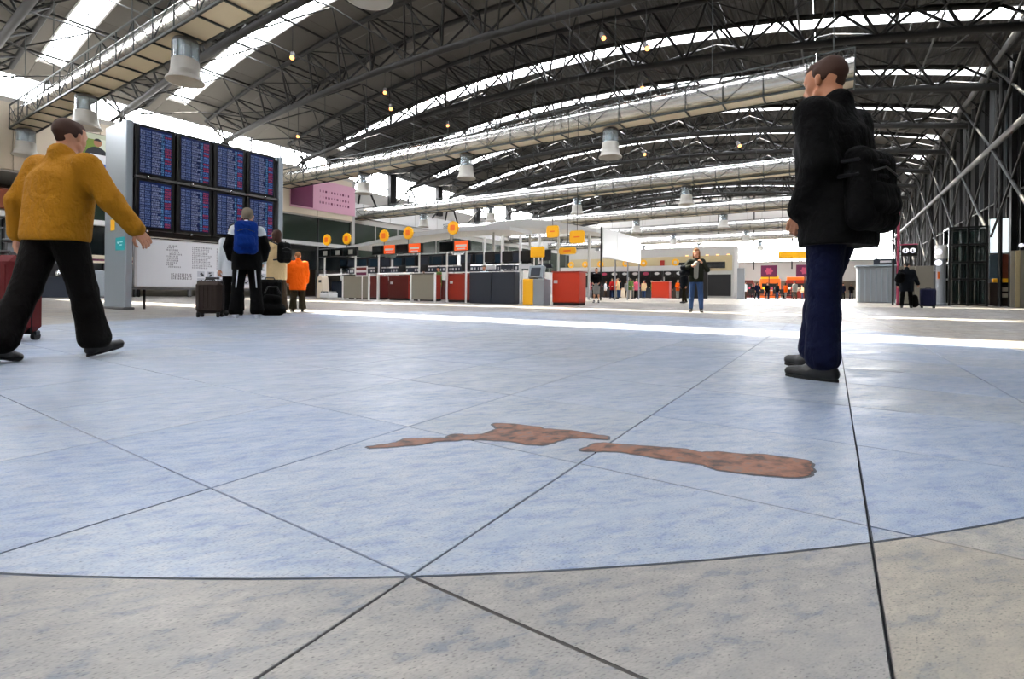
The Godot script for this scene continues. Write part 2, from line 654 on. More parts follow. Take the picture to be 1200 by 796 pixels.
func flat_piece(st: SurfaceTool, poly: PackedVector2Array, shift: Vector2):
	var tris = Geometry2D.triangulate_polygon(poly)
	for i in range(0, tris.size(), 3):
		var p = [poly[tris[i]], poly[tris[i + 1]], poly[tris[i + 2]]]
		if (p[1] - p[0]).cross(p[2] - p[0]) < 0.0:
			p.reverse()
		for q in p:
			st.set_normal(Vector3.UP)
			st.set_uv(q.rotated(0.95) + shift)
			st.add_vertex(Vector3(q.x, 0.0, q.y))
	for k in poly.size():
		var a = poly[k]
		var b = poly[(k + 1) % poly.size()]
		var nn = (b - a).orthogonal().normalized()
		quad(st, Vector3(a.x, -0.014, a.y), Vector3(b.x, -0.014, b.y), Vector3(b.x, 0, b.y), Vector3(a.x, 0, a.y), Vector3(nn.x, 0, nn.y))


# ---------------------------------------------------------------- roof

func roof_y(x: float) -> float:
	return 16.2 - (x + 18.0) * (x + 18.0) / 184.0


func chord_y(x: float) -> float:
	return 13.5 - (x + 20.0) * (x + 20.0) / 280.0


func roof_piece(x0: float, x1: float, d0: float, d1: float, thick := 0.16) -> ArrayMesh:
	var st = start()
	var n = maxi(1, int(ceil((x1 - x0) / 2.2)))
	for i in n:
		var a = lerpf(x0, x1, float(i) / n)
		var b = lerpf(x0, x1, float(i + 1) / n)
		var ya = roof_y(a)
		var yb = roof_y(b)
		hexa(st, [Vector3(a, ya, -d0), Vector3(b, yb, -d0), Vector3(b, yb, -d1), Vector3(a, ya, -d1), Vector3(a, ya + thick, -d0), Vector3(b, yb + thick, -d0), Vector3(b, yb + thick, -d1), Vector3(a, ya + thick, -d1)])
	return st.commit()


func build_roof():
	var root = setting("ceiling", "arched roof of grey panels and ribbed metal deck between trusses")
	var half = 0.56         # half the width of a skylight
	var x_lo = -39.2
	var x_hi = 6.9
	var number = 1
	for k in range(-3, 12):
		var d0 = FIRST + PITCH * k
		var d1 = minf(d0 + PITCH, HALL_END + 0.3)
		if d0 < HALL_BACK:
			d0 = HALL_BACK - 0.3
		var mid = FIRST + PITCH * k + 2.95
		var open = k != -1 and k != 2 and mid + 1.0 < HALL_END
		var strips = [[d0, mid - half], [mid + half, d1]] if open else [[d0, mid], [mid, d1]]
		var step = 4.05 if k < 6 else 8.1
		for s in strips:
			if s[1] - s[0] < 0.1:
				continue
			var x = WEST - 0.4
			while x < EAST + 0.3:
				var xe = minf(x + step, EAST + 0.4)
				part(root, "panel", roof_piece(x + 0.015, xe - 0.015, s[0] + 0.015, s[1] - 0.015), M.roof_panel if x < -13.0 and k < 3 or k == 6 else M.roof_deck)
				x = xe
		if not open:
			continue
		for e in [[WEST - 0.4, x_lo], [x_hi, EAST + 0.4]]:
			part(root, "panel", roof_piece(e[0], e[1], mid - half, mid + half), M.roof_panel)
		# the glazed strip: kerbs, glazing bars and panes
		var sky = setting("window_%d" % number, "long strip skylight across the arched roof with white glazing bars")
		number += 1
		for s in [-1.0, 1.0]:
			var st = start()
			var n = 18
			for i in n:
				var a = lerpf(x_lo, x_hi, float(i) / n)
				var b = lerpf(x_lo, x_hi, float(i + 1) / n)
				var da = mid + s * half
				var db = da + s * 0.08
				hexa(st, [Vector3(a, roof_y(a) - 0.06, -da), Vector3(b, roof_y(b) - 0.06, -da), Vector3(b, roof_y(b) - 0.06, -db), Vector3(a, roof_y(a) - 0.06, -db),
					Vector3(a, roof_y(a) + 0.34, -da), Vector3(b, roof_y(b) + 0.34, -da), Vector3(b, roof_y(b) + 0.34, -db), Vector3(a, roof_y(a) + 0.34, -db)])
			part(sky, "kerb", st.commit(), M.white)
		var near = k < 5
		var count = 33 if near else 16
		var bars = start()
		for i in count + 1:
			var x = lerpf(x_lo, x_hi, float(i) / count)
			var a = Vector3(x, roof_y(x) + 0.28, -(mid - half))
			var b = Vector3(x, roof_y(x) + 0.28, -(mid + half))
			if near:
				box(sky, "glazing_bar", (a + b) * 0.5, Vector3(0.06, 0.07, half * 2.0), M.steel_light)
			else:
				st_box(bars, (a + b) * 0.5, Vector3(0.06, 0.07, half * 2.0))
			if i < count:
				var xe = lerpf(x_lo, x_hi, float(i + 1) / count)
				var st = start()
				quad(st, Vector3(x, roof_y(x) + 0.32, -(mid - half)), Vector3(xe, roof_y(xe) + 0.32, -(mid - half)), Vector3(xe, roof_y(xe) + 0.32, -(mid + half)), Vector3(x, roof_y(x) + 0.32, -(mid + half)), Vector3.UP)
				part(sky, "pane", st.commit(), M.pane)
		if not near:
			part(sky, "glazing_bars", bars.commit(), M.steel_light).set_meta("kind", "stuff")
	# purlins and sprinkler pipes running the length of the hall
	for i in 12:
		var x = -38.0 + i * 4.05
		rod(root, "purlin", Vector3(x, roof_y(x) - 0.2, -HALL_BACK), Vector3(x, roof_y(x) - 0.2, -HALL_END), 0.07, M.steel)
	for x in [-30.0, -12.5, -1.5, 4.0]:
		rod(root, "pipe", Vector3(x, roof_y(x) - 0.75, -HALL_BACK), Vector3(x, roof_y(x) - 0.75, -HALL_END), 0.045, M.steel_light)


const ORDINALS := ["first", "second", "third", "fourth", "fifth", "sixth", "seventh", "eighth", "ninth", "tenth", "eleventh", "twelfth", "thirteenth"]


func build_trusses():
	for k in 12:
		var d = FIRST + PITCH * k
		var t = thing("roof_truss", "arched dark steel lattice roof truss, the %s counted down the hall" % ORDINALS[k], "truss", Vector3(0, 0, -d), 0.0, "roof trusses")
		var n = 17
		var xa = -39.9
		var dx = (7.2 - xa) / n
		var low = PackedVector3Array()
		var top = [PackedVector3Array(), PackedVector3Array()]
		for i in n + 1:
			var x = xa + i * dx
			low.append(Vector3(x, chord_y(x), 0))
			for s in 2:
				var xt = clampf(x - dx * 0.5, xa, 7.2) if i < n + 1 else 7.2
				top[s].append(Vector3(xt, roof_y(xt) - 0.42, -1.45 if s == 0 else 1.45))
		part(t, "bottom_chord", tube(low, 0.19, 8), M.steel)
		part(t, "top_chord", tube(top[0], 0.14, 6), M.steel)
		part(t, "top_chord", tube(top[1], 0.14, 6), M.steel)
		var st = start()
		var near = k < 6
		for i in n + 1:
			for s in 2:
				for e in [i, i + 1]:
					if e > n:
						continue
					if near:
						rod(t, "diagonal", low[i], top[s][e], 0.066, M.steel)
					else:
						st_rod(st, low[i], top[s][e], 0.066)
			if near:
				rod(t, "cross_brace", top[0][i], top[1][i], 0.055, M.steel)
				if i < n:
					rod(t, "cross_brace", top[i % 2][i], top[1 - i % 2][i + 1], 0.035, M.steel)
			else:
				st_rod(st, top[0][i], top[1][i], 0.055)
				if i < n:
					st_rod(st, top[i % 2][i], top[1 - i % 2][i + 1], 0.035)
		if not near:
			part(t, "lattice", st.commit(), M.steel).set_meta("kind", "stuff")
		# the springing on the shop side: a fan of struts down to the gallery
		var foot = low[0]
		for q in [Vector3(-40.6, 9.3, -2.4), Vector3(-40.6, 9.3, 0), Vector3(-40.6, 9.3, 2.4)]:
			rod(t, "strut", foot, q, 0.1, M.steel)
		for q in [Vector3(-36.5, chord_y(-36.5) + 0.1, -PITCH * 0.5), Vector3(-36.5, chord_y(-36.5) + 0.1, PITCH * 0.5)]:
			rod(t, "strut", foot, q, 0.05, M.steel)
			rod(t, "strut", low[2], q, 0.04, M.steel)
		# on the glazed side the truss lands on a lattice mast
		for q in [Vector3(6.9, 0, -0.35), Vector3(6.9, 0, 0.35)]:
			rod(t, "mast_leg", q, Vector3(q.x, chord_y(7.0) + 0.3, q.z), 0.085, M.steel)
		var mast = start()
		for i in 9:
			var y = 0.4 + i * 1.15
			st_rod(mast, Vector3(6.9, y, -0.35), Vector3(6.9, y + 1.15, 0.35), 0.03)
			st_rod(mast, Vector3(6.9, y, 0.35), Vector3(6.9, y + 1.15, -0.35), 0.03)
		part(t, "mast_lattice", mast.commit(), M.steel)
	# secondary braces between the trusses' lower chords
	for k in 8:
		var d = FIRST + PITCH * k
		var t = thing("roof_bracing", "thin steel bracing rods spanning the %s roof bay" % ORDINALS[k], "bracing", Vector3(0, 0, -d), 0.0, "roof bracing")
		for i in 8:
			var x = -36.5 + i * 5.6
			var m = Vector3(x + 2.8, roof_y(x + 2.8) - 0.5, -PITCH * 0.5)
			rod(t, "brace", Vector3(x, chord_y(x), 0), m, 0.045, M.steel)
			rod(t, "brace", Vector3(x, chord_y(x), -PITCH), m, 0.045, M.steel)
			rod(t, "brace", Vector3(x + 5.6, chord_y(x + 5.6), 0), m, 0.045, M.steel)
			rod(t, "brace", Vector3(x + 5.6, chord_y(x + 5.6), -PITCH), m, 0.045, M.steel)


# ---------------------------------------------------------------- ducts and their lamps

func build_ducts():
	# the lamp: a clear cylinder above a flared translucent skirt
	var lamp = thing("pendant_lamp", "", "lamp")
	part(lamp, "canopy", lathe([Vector2(0.0, 0.0), Vector2(0.3, 0.0), Vector2(0.34, -0.06), Vector2(0.34, -0.12), Vector2(0.0, -0.12)], 24), M.steel_light)
	part(lamp, "glass_cylinder", lathe([Vector2(0.33, -0.12), Vector2(0.33, -0.62), Vector2(0.31, -0.62), Vector2(0.31, -0.12)], 28), M.lamp_glass)
	for i in 6:
		var a = TAU * i / 6.0
		rod(lamp, "stay", Vector3(cos(a) * 0.345, -0.1, sin(a) * 0.345), Vector3(cos(a) * 0.345, -0.64, sin(a) * 0.345), 0.012, M.steel_light)
	part(lamp, "reflector", lathe([Vector2(0.0, -0.14), Vector2(0.12, -0.16), Vector2(0.17, -0.5), Vector2(0.16, -0.62), Vector2(0.0, -0.62)], 20), M.steel_light)
	part(lamp, "skirt", lathe([Vector2(0.34, -0.6), Vector2(0.36, -0.64), Vector2(0.38, -0.95), Vector2(0.42, -1.1), Vector2(0.5, -1.2), Vector2(0.51, -1.24), Vector2(0.48, -1.24), Vector2(0.40, -1.1), Vector2(0.36, -0.95), Vector2(0.34, -0.66), Vector2(0.0, -0.64)], 36), M.lamp_skirt)
	part(lamp, "bulb", lathe([Vector2(0.0, -0.66), Vector2(0.09, -0.67), Vector2(0.12, -0.76), Vector2(0.07, -0.86), Vector2(0.0, -0.88)], 14), M.lamp_warm)
	var first = true
	for k in 6:
		var d = 6.58 + 13.45 * k
		var xa = -32.4 if k < 2 else -40.8
		var xb = 0.58
		var word = ORDINALS[k]
		var g = thing("duct_gantry", "silver air duct in a lattice gantry, the %s counted down the hall" % word, "duct", Vector3(0, 0, -d), 0.0, "ceiling duct gantries")
		var y0 = 7.95 if k == 0 else 7.72
		var y1 = y0 + 1.06
		var yc = y0 + 0.55
		var w = 0.88
		# the round duct with raised seams
		part(g, "duct_tube", tube(PackedVector3Array([Vector3(xa, yc, -w * 0.5), Vector3(xb, yc, -w * 0.5)]), 0.44, 48), M.duct_metal)
		var seams = start()
		var sx = xa + 0.4
		while sx < xb - 0.1:
			add_tube(seams, PackedVector3Array([Vector3(sx - 0.02, yc, -w * 0.5), Vector3(sx + 0.02, yc, -w * 0.5)]), 0.45, 40)
			sx += 1.4
		part(g, "duct_seams", seams.commit(), M.duct_metal)
		# tray panels below, one per post bay
		for z in [0.0, -w]:
			box(g, "bottom_rail", Vector3((xa + xb) * 0.5, y0, z), Vector3(xb - xa, 0.07, 0.06), M.gantry)
			box(g, "top_rail", Vector3((xa + xb) * 0.5, y1, z), Vector3(xb - xa, 0.05, 0.05), M.gantry)
		var n = int(round((xb - xa) / 1.4))
		var step = (xb - xa) / n
		var st = start()
		for i in n + 1:
			var x = xa + i * step
			for z in [0.0, -w]:
				if k < 3 and z == 0.0:
					rod(g, "post", Vector3(x, y0, z), Vector3(x, y1, z), 0.022, M.gantry)
				else:
					st_rod(st, Vector3(x, y0, z), Vector3(x, y1, z), 0.022)
				if i < n:
					var up = i % 2 == 0
					var a = Vector3(x, y1 if up else y0, z)
					var b = Vector3(x + step, y0 if up else y1, z)
					if k < 3 and z == 0.0:
						rod(g, "diagonal", a, b, 0.017, M.gantry)
					else:
						st_rod(st, a, b, 0.017)
			if k < 3:
				box(g, "cross_bar", Vector3(x, y0 - 0.03, -w * 0.5), Vector3(0.05, 0.05, w), M.gantry)
			else:
				st_box(st, Vector3(x, y0 - 0.03, -w * 0.5), Vector3(0.05, 0.05, w))
			if i < n:
				box(g, "tray_panel", Vector3(x + step * 0.5, y0 + 0.02, -w * 0.5), Vector3(step - 0.03, 0.02, w - 0.08), M.tray)
		part(g, "far_lattice", st.commit(), M.gantry)
		# hangers up to the roof
		for i in 9:
			var x = xb - 0.6 - i * 4.0
			if x > xa + 0.3:
				rod(g, "hanger", Vector3(x, y1, -w * 0.5), Vector3(x, roof_y(x) - 0.05, -w * 0.5), 0.016, M.gantry)
		for i in 5:
			var x = -0.2 - i * 8.0
			if i == 4 and k == 1:
				continue
			var l = lamp
			if first:
				first = false
			else:
				l = lamp.duplicate()
				l.name = numbered("pendant_lamp")
				add_child(l)
			l.position = Vector3(x if i < 4 else x + 0.4, y0 - 0.058, -d - w * 0.5)
			var where = ["at the glazed-side end of", "second from the glazed side under", "in the middle of", "second from the shop side under", "at the shop-side end of"][i]
			mark(l, "bell-shaped pendant lamp %s the %s duct gantry" % [where, word], "lamp", "bell pendant lamps under the ducts")


# ---------------------------------------------------------------- outer walls

func build_walls():
	# gable at the far end: shops below, a band of bright windows, cladding above
	var far = setting("wall_north", "white end wall with a long band of bright windows")
	var z = -HALL_END
	box(far, "lower_wall", Vector3((WEST + EAST) * 0.5, 4.0, z - 0.2), Vector3(EAST - WEST, 3.0, 0.4), M.plaster)
	box(far, "shop_recess", Vector3((WEST + EAST) * 0.5, 1.25, z - 2.2), Vector3(EAST - WEST, 2.5, 0.3), M.taupe)
	box(far, "shop_ceiling", Vector3((WEST + EAST) * 0.5, 2.6, z - 1.3), Vector3(EAST - WEST, 0.2, 2.2), M.plaster)
	box(far, "sill", Vector3((WEST + EAST) * 0.5, 5.46, z - 0.12), Vector3(EAST - WEST, 0.1, 0.5), M.steel_light)
	box(far, "shop_floor", Vector3((WEST + EAST) * 0.5, -0.1, z - 1.3), Vector3(EAST - WEST, 0.2, 2.4), M.taupe)
	box(far, "blank_wall", Vector3((WEST - 28.4) * 0.5, 7.8, z - 0.2), Vector3(-28.4 - WEST, 4.6, 0.4), M.plaster)
	var glass = setting("window_21", "bright band of tall windows in the far end wall")
	var x = -28.4
	while x < EAST - 0.2:
		var xe = minf(x + 2.58, EAST)
		for r in [[5.5, 7.75], [7.8, 10.05]]:
			box(glass, "pane", Vector3((x + xe) * 0.5, (r[0] + r[1]) * 0.5, z - 0.1), Vector3(xe - x - 0.06, r[1] - r[0], 0.02), M.pane)
		box(glass, "mullion", Vector3(xe, 7.78, z - 0.1), Vector3(0.07, 4.6, 0.12), M.steel_light)
		x = xe
	box(glass, "transom", Vector3((-28.4 + EAST) * 0.5, 7.78, z - 0.1), Vector3(EAST + 28.4, 0.06, 0.1), M.steel_light)
	for px in [-15.37, -10.2, -5.05, -0.2, 5.16]:
		rod(glass, "wind_post", Vector3(px, 4.3, z + 0.6), Vector3(px, roof_y(px) - 0.1, z + 0.6), 0.09, M.steel)
	for end in [[z - 0.2, 10.05, far], [-HALL_BACK + 0.2, 0.0, setting("wall_south", "plain wall closing the hall behind the photographer")]]:
		var outline = PackedVector2Array([Vector2(WEST - 0.4, end[1]), Vector2(EAST + 0.4, end[1])])
		for i in 25:
			var xx = lerpf(EAST + 0.4, WEST - 0.4, i / 24.0)
			outline.append(Vector2(xx, roof_y(xx) + 0.05))
		part(end[2], "gable", extrude(outline, 0.4), M.plaster, Transform3D(Basis(), Vector3(0, 0, end[0])))


# ---------------------------------------------------------------- departure board

func screen_image(n_seed: int, w: int, h: int) -> ImageTexture:
	var r = RandomNumberGenerator.new()
	r.seed = n_seed
	var im = Image.create(w, h, false, Image.FORMAT_RGBA8)
	im.fill(Color(0.09, 0.12, 0.25))
	im.fill_rect(Rect2i(0, 0, w, 10), Color(0.10, 0.14, 0.30))
	var rows = 18
	for i in rows:
		var y = 12 + i * (h - 14) / rows
		var hh = (h - 14) / rows
		if i % 2 == 0:
			im.fill_rect(Rect2i(0, y, w, hh), Color(0.13, 0.17, 0.33))
		# time, flight, destination, gate, remark: words of little strokes
		var red = r.randf() < 0.45
		for c in [[4, 22, Color(0.62, 0.68, 0.82)], [32, 30, Color(0.50, 0.60, 0.80)], [68, 58 - r.randi() % 30, Color(0.68, 0.72, 0.84)], [w - 58, 14, Color(0.45, 0.75, 0.95)], [w - 38, 32, Color(0.95, 0.28, 0.36) if red else Color(0.45, 0.62, 0.95)]]:
			var x = c[0]
			while x < c[0] + c[1]:
				stroke_letter(im, r, x, y + 2, 4, hh - 4, c[2])
				x += 5
	return ImageTexture.create_from_image(im)


func stroke_letter(im: Image, r: RandomNumberGenerator, x: int, y: int, w: int, h: int, c: Color):
	var kind = r.randi() % 6
	if kind != 3:
		im.fill_rect(Rect2i(x, y, 1, h), c)
	if kind in [0, 1, 4]:
		im.fill_rect(Rect2i(x, y, w - 1, 1), c)
	if kind in [1, 2, 5]:
		im.fill_rect(Rect2i(x, y + h / 2, w - 1, 1), c)
	if kind in [2, 3, 0]:
		im.fill_rect(Rect2i(x, y + h - 1, w - 1, 1), c)
	if kind in [3, 4]:
		im.fill_rect(Rect2i(x + w - 2, y, 1, h), c)


func printed(tex: Texture2D, glow_energy := 0.0, rough := 0.4) -> StandardMaterial3D:
	var m = StandardMaterial3D.new()
	m.albedo_texture = tex
	m.roughness = rough
	if glow_energy > 0.0:
		m.albedo_color = Color(0.3, 0.3, 0.3)
		m.emission_enabled = true
		m.emission_texture = tex
		m.emission = Color.WHITE
		m.emission_operator = BaseMaterial3D.EMISSION_OP_MULTIPLY
		m.emission_energy_multiplier = glow_energy
	return m


func face(parent, called: String, c: Vector3, w: float, h: float, turn: float, m: Material):
	# a printed or lit sheet with UVs, 4 mm thick; turn 0 faces +z
	var st = start()
	var p = [Vector3(-w / 2, h / 2, 0.002), Vector3(w / 2, h / 2, 0.002), Vector3(w / 2, -h / 2, 0.002), Vector3(-w / 2, -h / 2, 0.002)]
	var uv = [Vector2(0, 0), Vector2(1, 0), Vector2(1, 1), Vector2(0, 1)]
	for i in [0, 1, 2, 0, 2, 3]:
		st.set_normal(Vector3(0, 0, 1))
		st.set_uv(uv[i])
		st.add_vertex(p[i])
	st.set_uv(Vector2(0.01, 0.01))
	for e in 4:
		var a = p[e]
		var b = p[(e + 1) % 4]
		var n = ((a + b) * 0.5 * Vector3(1, 1, 0)).normalized()
		quad(st, a, b, b - Vector3(0, 0, 0.004), a - Vector3(0, 0, 0.004), n)
	quad(st, p[0] - Vector3(0, 0, 0.004), p[1] - Vector3(0, 0, 0.004), p[2] - Vector3(0, 0, 0.004), p[3] - Vector3(0, 0, 0.004), Vector3(0, 0, -1))
	return part(parent, called, st.commit(), m, Transform3D(Basis(Vector3.UP, turn), c))


func notice_image() -> ImageTexture:
	var r = RandomNumberGenerator.new()
	r.seed = 77
	var im = Image.create(420, 150, false, Image.FORMAT_RGBA8)
	im.fill(Color(0.87, 0.88, 0.90))
	var ink = Color(0.30, 0.32, 0.36)
	for col in [[75, 34, 12], [150, 60, 12], [225, 50, 12], [285, 56, 12], [350, 50, 12]]:
		for i in 11:
			var x = col[0] + (r.randi() % 12 if col[0] == 75 else 0)
			var stop = x + col[1] - r.randi() % 16
			while x < stop:
				stroke_letter(im, r, x, 12 + i * 7, 3, 5, ink)
				x += 4
	for i in 3:
		var x = 90
		while x < 150:
			stroke_letter(im, r, x, 106 + i * 7, 4, 6, Color(0.16, 0.17, 0.2))
			x += 5
	for row in 2:
		for c in 8:          # pictograms in a grid of small squares
			var x = 165 + c * 30
			var y = 96 + row * 24
			im.fill_rect(Rect2i(x, y, 22, 20), Color(0.72, 0.74, 0.78))
			for q in 5:
				im.fill_rect(Rect2i(x + 3 + r.randi() % 12, y + 3 + r.randi() % 11, 3 + r.randi() % 5, 2 + r.randi() % 4), Color(0.12, 0.13, 0.16))
	return ImageTexture.create_from_image(im)


func build_board():
	var t = thing("departure_board", "tall departure board with eight dark blue flight screens over a white notice panel", "departure board", Vector3(-13.5, 0, 0))
	# grey pylons at both ends
	box(t, "pylon", Vector3(-0.62, 2.19, -4.72), Vector3(1.22, 4.34, 0.14), M.pylon, 0.02)
	box(t, "pylon", Vector3(-0.62, 2.19, -8.42), Vector3(1.22, 4.34, 0.14), M.pylon, 0.02)
	for d in [4.72, 8.42]:
		box(t, "pylon_foot", Vector3(-0.62, 0.03, -d), Vector3(1.3, 0.06, 0.22), M.steel_light, 0.015)
	box(t, "back_panel", Vector3(-0.35, 3.05, -6.57), Vector3(0.3, 2.62, 3.56), M.dark)
	box(t, "top_cap", Vector3(-0.35, 4.3, -6.57), Vector3(0.5, 0.1, 3.58), M.pylon)
	for r in 2:
		for c in 4:
			var d = 5.235 + c * 0.865
			var y = 3.72 if r == 0 else 2.47
			var s = box(t, "monitor", Vector3(-0.1, y, -d), Vector3(0.2, 1.2, 0.82), M.black, 0.02)
			face(s, "screen", Vector3(0.106, 0.0, 0), 0.66, 1.06, PI / 2, printed(screen_image(100 + r * 4 + c, 180, 290), 0.85, 0.25))
	# rail with small lamps between the two rows
	box(t, "cable_rail", Vector3(-0.02, 3.095, -6.57), Vector3(0.1, 0.05, 3.5), M.steel_light)
	for i in 8:
		part(t, "bracket", lathe([Vector2(0, 0.03), Vector2(0.03, 0.025), Vector2(0.034, 0), Vector2(0.03, -0.03), Vector2(0, -0.03)], 12), M.chrome, Transform3D(Basis(Vector3.BACK, -PI / 2), Vector3(0.06, 3.095 if i < 4 else 1.85, -5.05 - (i % 4) * 0.95)))
	var panel = box(t, "notice_panel", Vector3(-0.12, 1.1, -6.55), Vector3(0.1, 1.16, 3.4), M.white, 0.01)
	face(panel, "notice_print", Vector3(0.055, 0, 0), 3.3, 1.1, PI / 2, printed(notice_image(), 0.0, 0.5))
	box(t, "panel_rail", Vector3(-0.1, 0.49, -6.55), Vector3(0.14, 0.05, 3.5), M.steel_light)
	for d in [5.1, 6.6, 8.0]:
		rod(t, "panel_leg", Vector3(-0.2, 0, -d), Vector3(-0.2, 0.5, -d), 0.025, M.steel)
	# little teal way sign with an arrow on the near pylon
	var im = Image.create(64, 36, false, Image.FORMAT_RGBA8)
	im.fill(Color(0.05, 0.66, 0.68))
	for i in 12:
		im.fill_rect(Rect2i(10 + i / 2, 12 + i / 2, 14 - i / 2, 1), Color(0.9, 1, 1))
	im.fill_rect(Rect2i(30, 12, 22, 3), Color(0.9, 1, 1))
	im.fill_rect(Rect2i(30, 20, 16, 3), Color(0.9, 1, 1))
	face(t, "way_sign", Vector3(-0.28, 1.52, -4.64), 0.5, 0.3, 0.0, printed(ImageTexture.create_from_image(im)))
	face(t, "way_sign", Vector3(-0.72, 1.98, -4.64), 0.24, 0.26, 0.0, M.yellow)


# ---------------------------------------------------------------- shop side

func build_shop_side():
	var w = setting("wall_west", "two-storey shop front with a cream fascia, a gallery and high windows")
	var x = -32.5
	# deep fascia in panels, near block
	var d = -13.0
	while d < 26.4:
		box(w, "fascia_panel", Vector3(x - 0.15, 7.72, -(d + 1.645)), Vector3(0.3, 3.4, 3.27), M.cream, 0.02)
		d += 3.29
	box(w, "gallery_deck", Vector3((x + WEST) * 0.5, 9.3, -6.5), Vector3(x - WEST, 0.25, 40.0), M.plaster)
	box(w, "soffit", Vector3(x - 2.2, 5.98, -6.5), Vector3(4.2, 0.1, 39.6), M.plaster)
	box(w, "end_return", Vector3((x + WEST) * 0.5, 4.6, -26.5), Vector3(x - WEST, 9.3, 0.3), M.plaster)
	box(w, "back_wall", Vector3(-37.0, 3.0, -6.5), Vector3(0.3, 6.0, 40.0), M.taupe)
	box(w, "mid_beam", Vector3(x - 0.1, 3.93, -6.5), Vector3(0.35, 0.26, 39.8), M.white)
	for i in 14:
		var dd = -12.0 + i * 2.95
		box(w, "shop_post", Vector3(x - 0.3, 1.95, -dd), Vector3(0.16, 3.9, 0.16), M.steel_light)
		if dd > 9.0:
			box(w, "pane", Vector3(x - 0.25, 5.0, -(dd - 1.47)), Vector3(0.04, 1.9, 2.85), M.glass_green)
			box(w, "mullion", Vector3(x - 0.2, 5.0, -dd), Vector3(0.1, 1.9, 0.08), M.steel)
			if dd > 11.0:
				box(w, "pane", Vector3(x - 0.25, 2.9, -(dd - 1.47)), Vector3(0.04, 1.75, 2.85), M.glass_dark)
	# far block, set back
	var xf = WEST + 0.3
	d = 26.8
	while d < 84.0:
		box(w, "fascia_panel", Vector3(xf - 0.2, 8.65, -(d + 1.9)), Vector3(0.4, 1.5, 3.76), M.white, 0.02)
		d += 3.8
	box(w, "lower_wall", Vector3(xf - 0.3, 3.9, -56.0), Vector3(0.3, 7.9, 58.6), M.plaster)
	for i in 18:
		box(w, "pane", Vector3(xf - 0.12, 5.6, -(28.2 + i * 3.2)), Vector3(0.05, 3.4, 3.0), M.glass_green)
	# clerestory
	var glass = setting("window_20", "row of bright high windows above the gallery")
	for i in 38:
		var dd = HALL_BACK + 1.3 + i * 2.6
		if dd < 26.0:
			box(glass, "pane", Vector3(WEST - 0.1, 11.35, -dd), Vector3(0.03, 3.8, 2.5), M.pane)
		else:
			box(glass, "pane", Vector3(WEST - 0.1, 12.05, -dd), Vector3(0.03, 2.4, 2.5), M.pane)
			box(w, "upstand", Vector3(WEST - 0.15, 10.1, -dd), Vector3(0.3, 1.5, 2.6), M.plaster)
			if i % 3 == 1:
				box(w, "pier", Vector3(WEST + 0.15, 11.6, -dd - 1.3), Vector3(0.5, 3.6, 0.9), M.steel)
		box(glass, "mullion", Vector3(WEST - 0.1, 11.35, -(dd + 1.3)), Vector3(0.12, 3.9, 0.09), M.steel_light)
	box(glass, "transom", Vector3(WEST - 0.1, 11.6, -35.7), Vector3(0.1, 0.07, 98.5), M.steel_light)
	box(w, "outer_wall", Vector3(WEST - 0.25, 4.6, -35.75), Vector3(0.3, 9.4, 98.9), M.plaster)
	# gallery rail
	var rail = thing("gallery_railing", "slim steel railing along the gallery above the cream fascia", "railing", Vector3(x + 0.02 - 0.2, 9.42, 0))
	rod(rail, "handrail", Vector3(0, 1.0, 13.0), Vector3(0, 1.0, -26.3), 0.03, M.steel_light)
	for i in 27:
		rod(rail, "baluster", Vector3(0, 0, 12.9 - i * 1.5), Vector3(0, 1.0, 12.9 - i * 1.5), 0.018, M.steel_light)

	var s = thing("shop_sign", "long rust-brown shop sign band under the cream fascia", "sign", Vector3(x - 0.12, 4.65, -4.0))
	box(s, "board", Vector3.ZERO, Vector3(0.2, 0.95, 9.6), M.rust, 0.03)
	var letters = start()
	for i in 9:
		st_box(letters, Vector3(0.11, 0.0, 3.2 - i * 0.42), Vector3(0.03, 0.4, 0.09))
		st_box(letters, Vector3(0.11, 0.16 if i % 2 == 0 else -0.16, 3.08 - i * 0.42), Vector3(0.03, 0.09, 0.26))
	part(s, "lettering", letters.commit(), M.steel_light).set_meta("kind", "stuff")

	# poster on the fascia
	var im = Image.create(128, 180, false, Image.FORMAT_RGBA8)
	im.fill(Color(0.42, 0.50, 0.16))
	im.fill_rect(Rect2i(0, 0, 128, 26), Color(0.70, 0.72, 0.62))
	im.fill_rect(Rect2i(84, 20, 44, 90), Color(0.80, 0.82, 0.76))
	for y in 180:
		for q in 128:
			var head = Vector2((q - 78) / 15.0, (y - 38) / 19.0).length()
			var body = Vector2((q - 74) / 42.0, (y - 104) / 46.0).length()
			if body < 1.0:
				im.set_pixel(q, y, Color(0.07, 0.08, 0.12))
			if head < 1.0:
				im.set_pixel(q, y, Color(0.62, 0.42, 0.30) if y > 30 else Color(0.06, 0.05, 0.05))
	im.fill_rect(Rect2i(50, 92, 70, 40), Color(0.90, 0.90, 0.91))
	im.fill_rect(Rect2i(0, 132, 128, 48), Color(0.62, 0.56, 0.50))
	im.fill_rect(Rect2i(50, 134, 34, 40), Color(0.34, 0.22, 0.16))
	im.fill_rect(Rect2i(96, 134, 32, 46), Color(0.10, 0.36, 0.74))
	var po = thing("poster", "large poster of a dark-suited figure against green on the fascia", "poster", Vector3(x + 0.06, 7.52, -9.74))
	box(po, "frame", Vector3(-0.02, 0, 0), Vector3(0.06, 2.12, 1.56), M.steel_light)
	face(po, "print", Vector3(0.02, 0, 0), 1.5, 2.06, PI / 2, printed(ImageTexture.create_from_image(im)))

	# pink banner with its purple square
	var ba = thing("banner", "long pale pink banner with a purple square on the fascia", "banner", Vector3(x + 0.05, 7.62, -23.75))
	box(ba, "cloth", Vector3.ZERO, Vector3(0.03, 2.3, 5.7), M.pink)
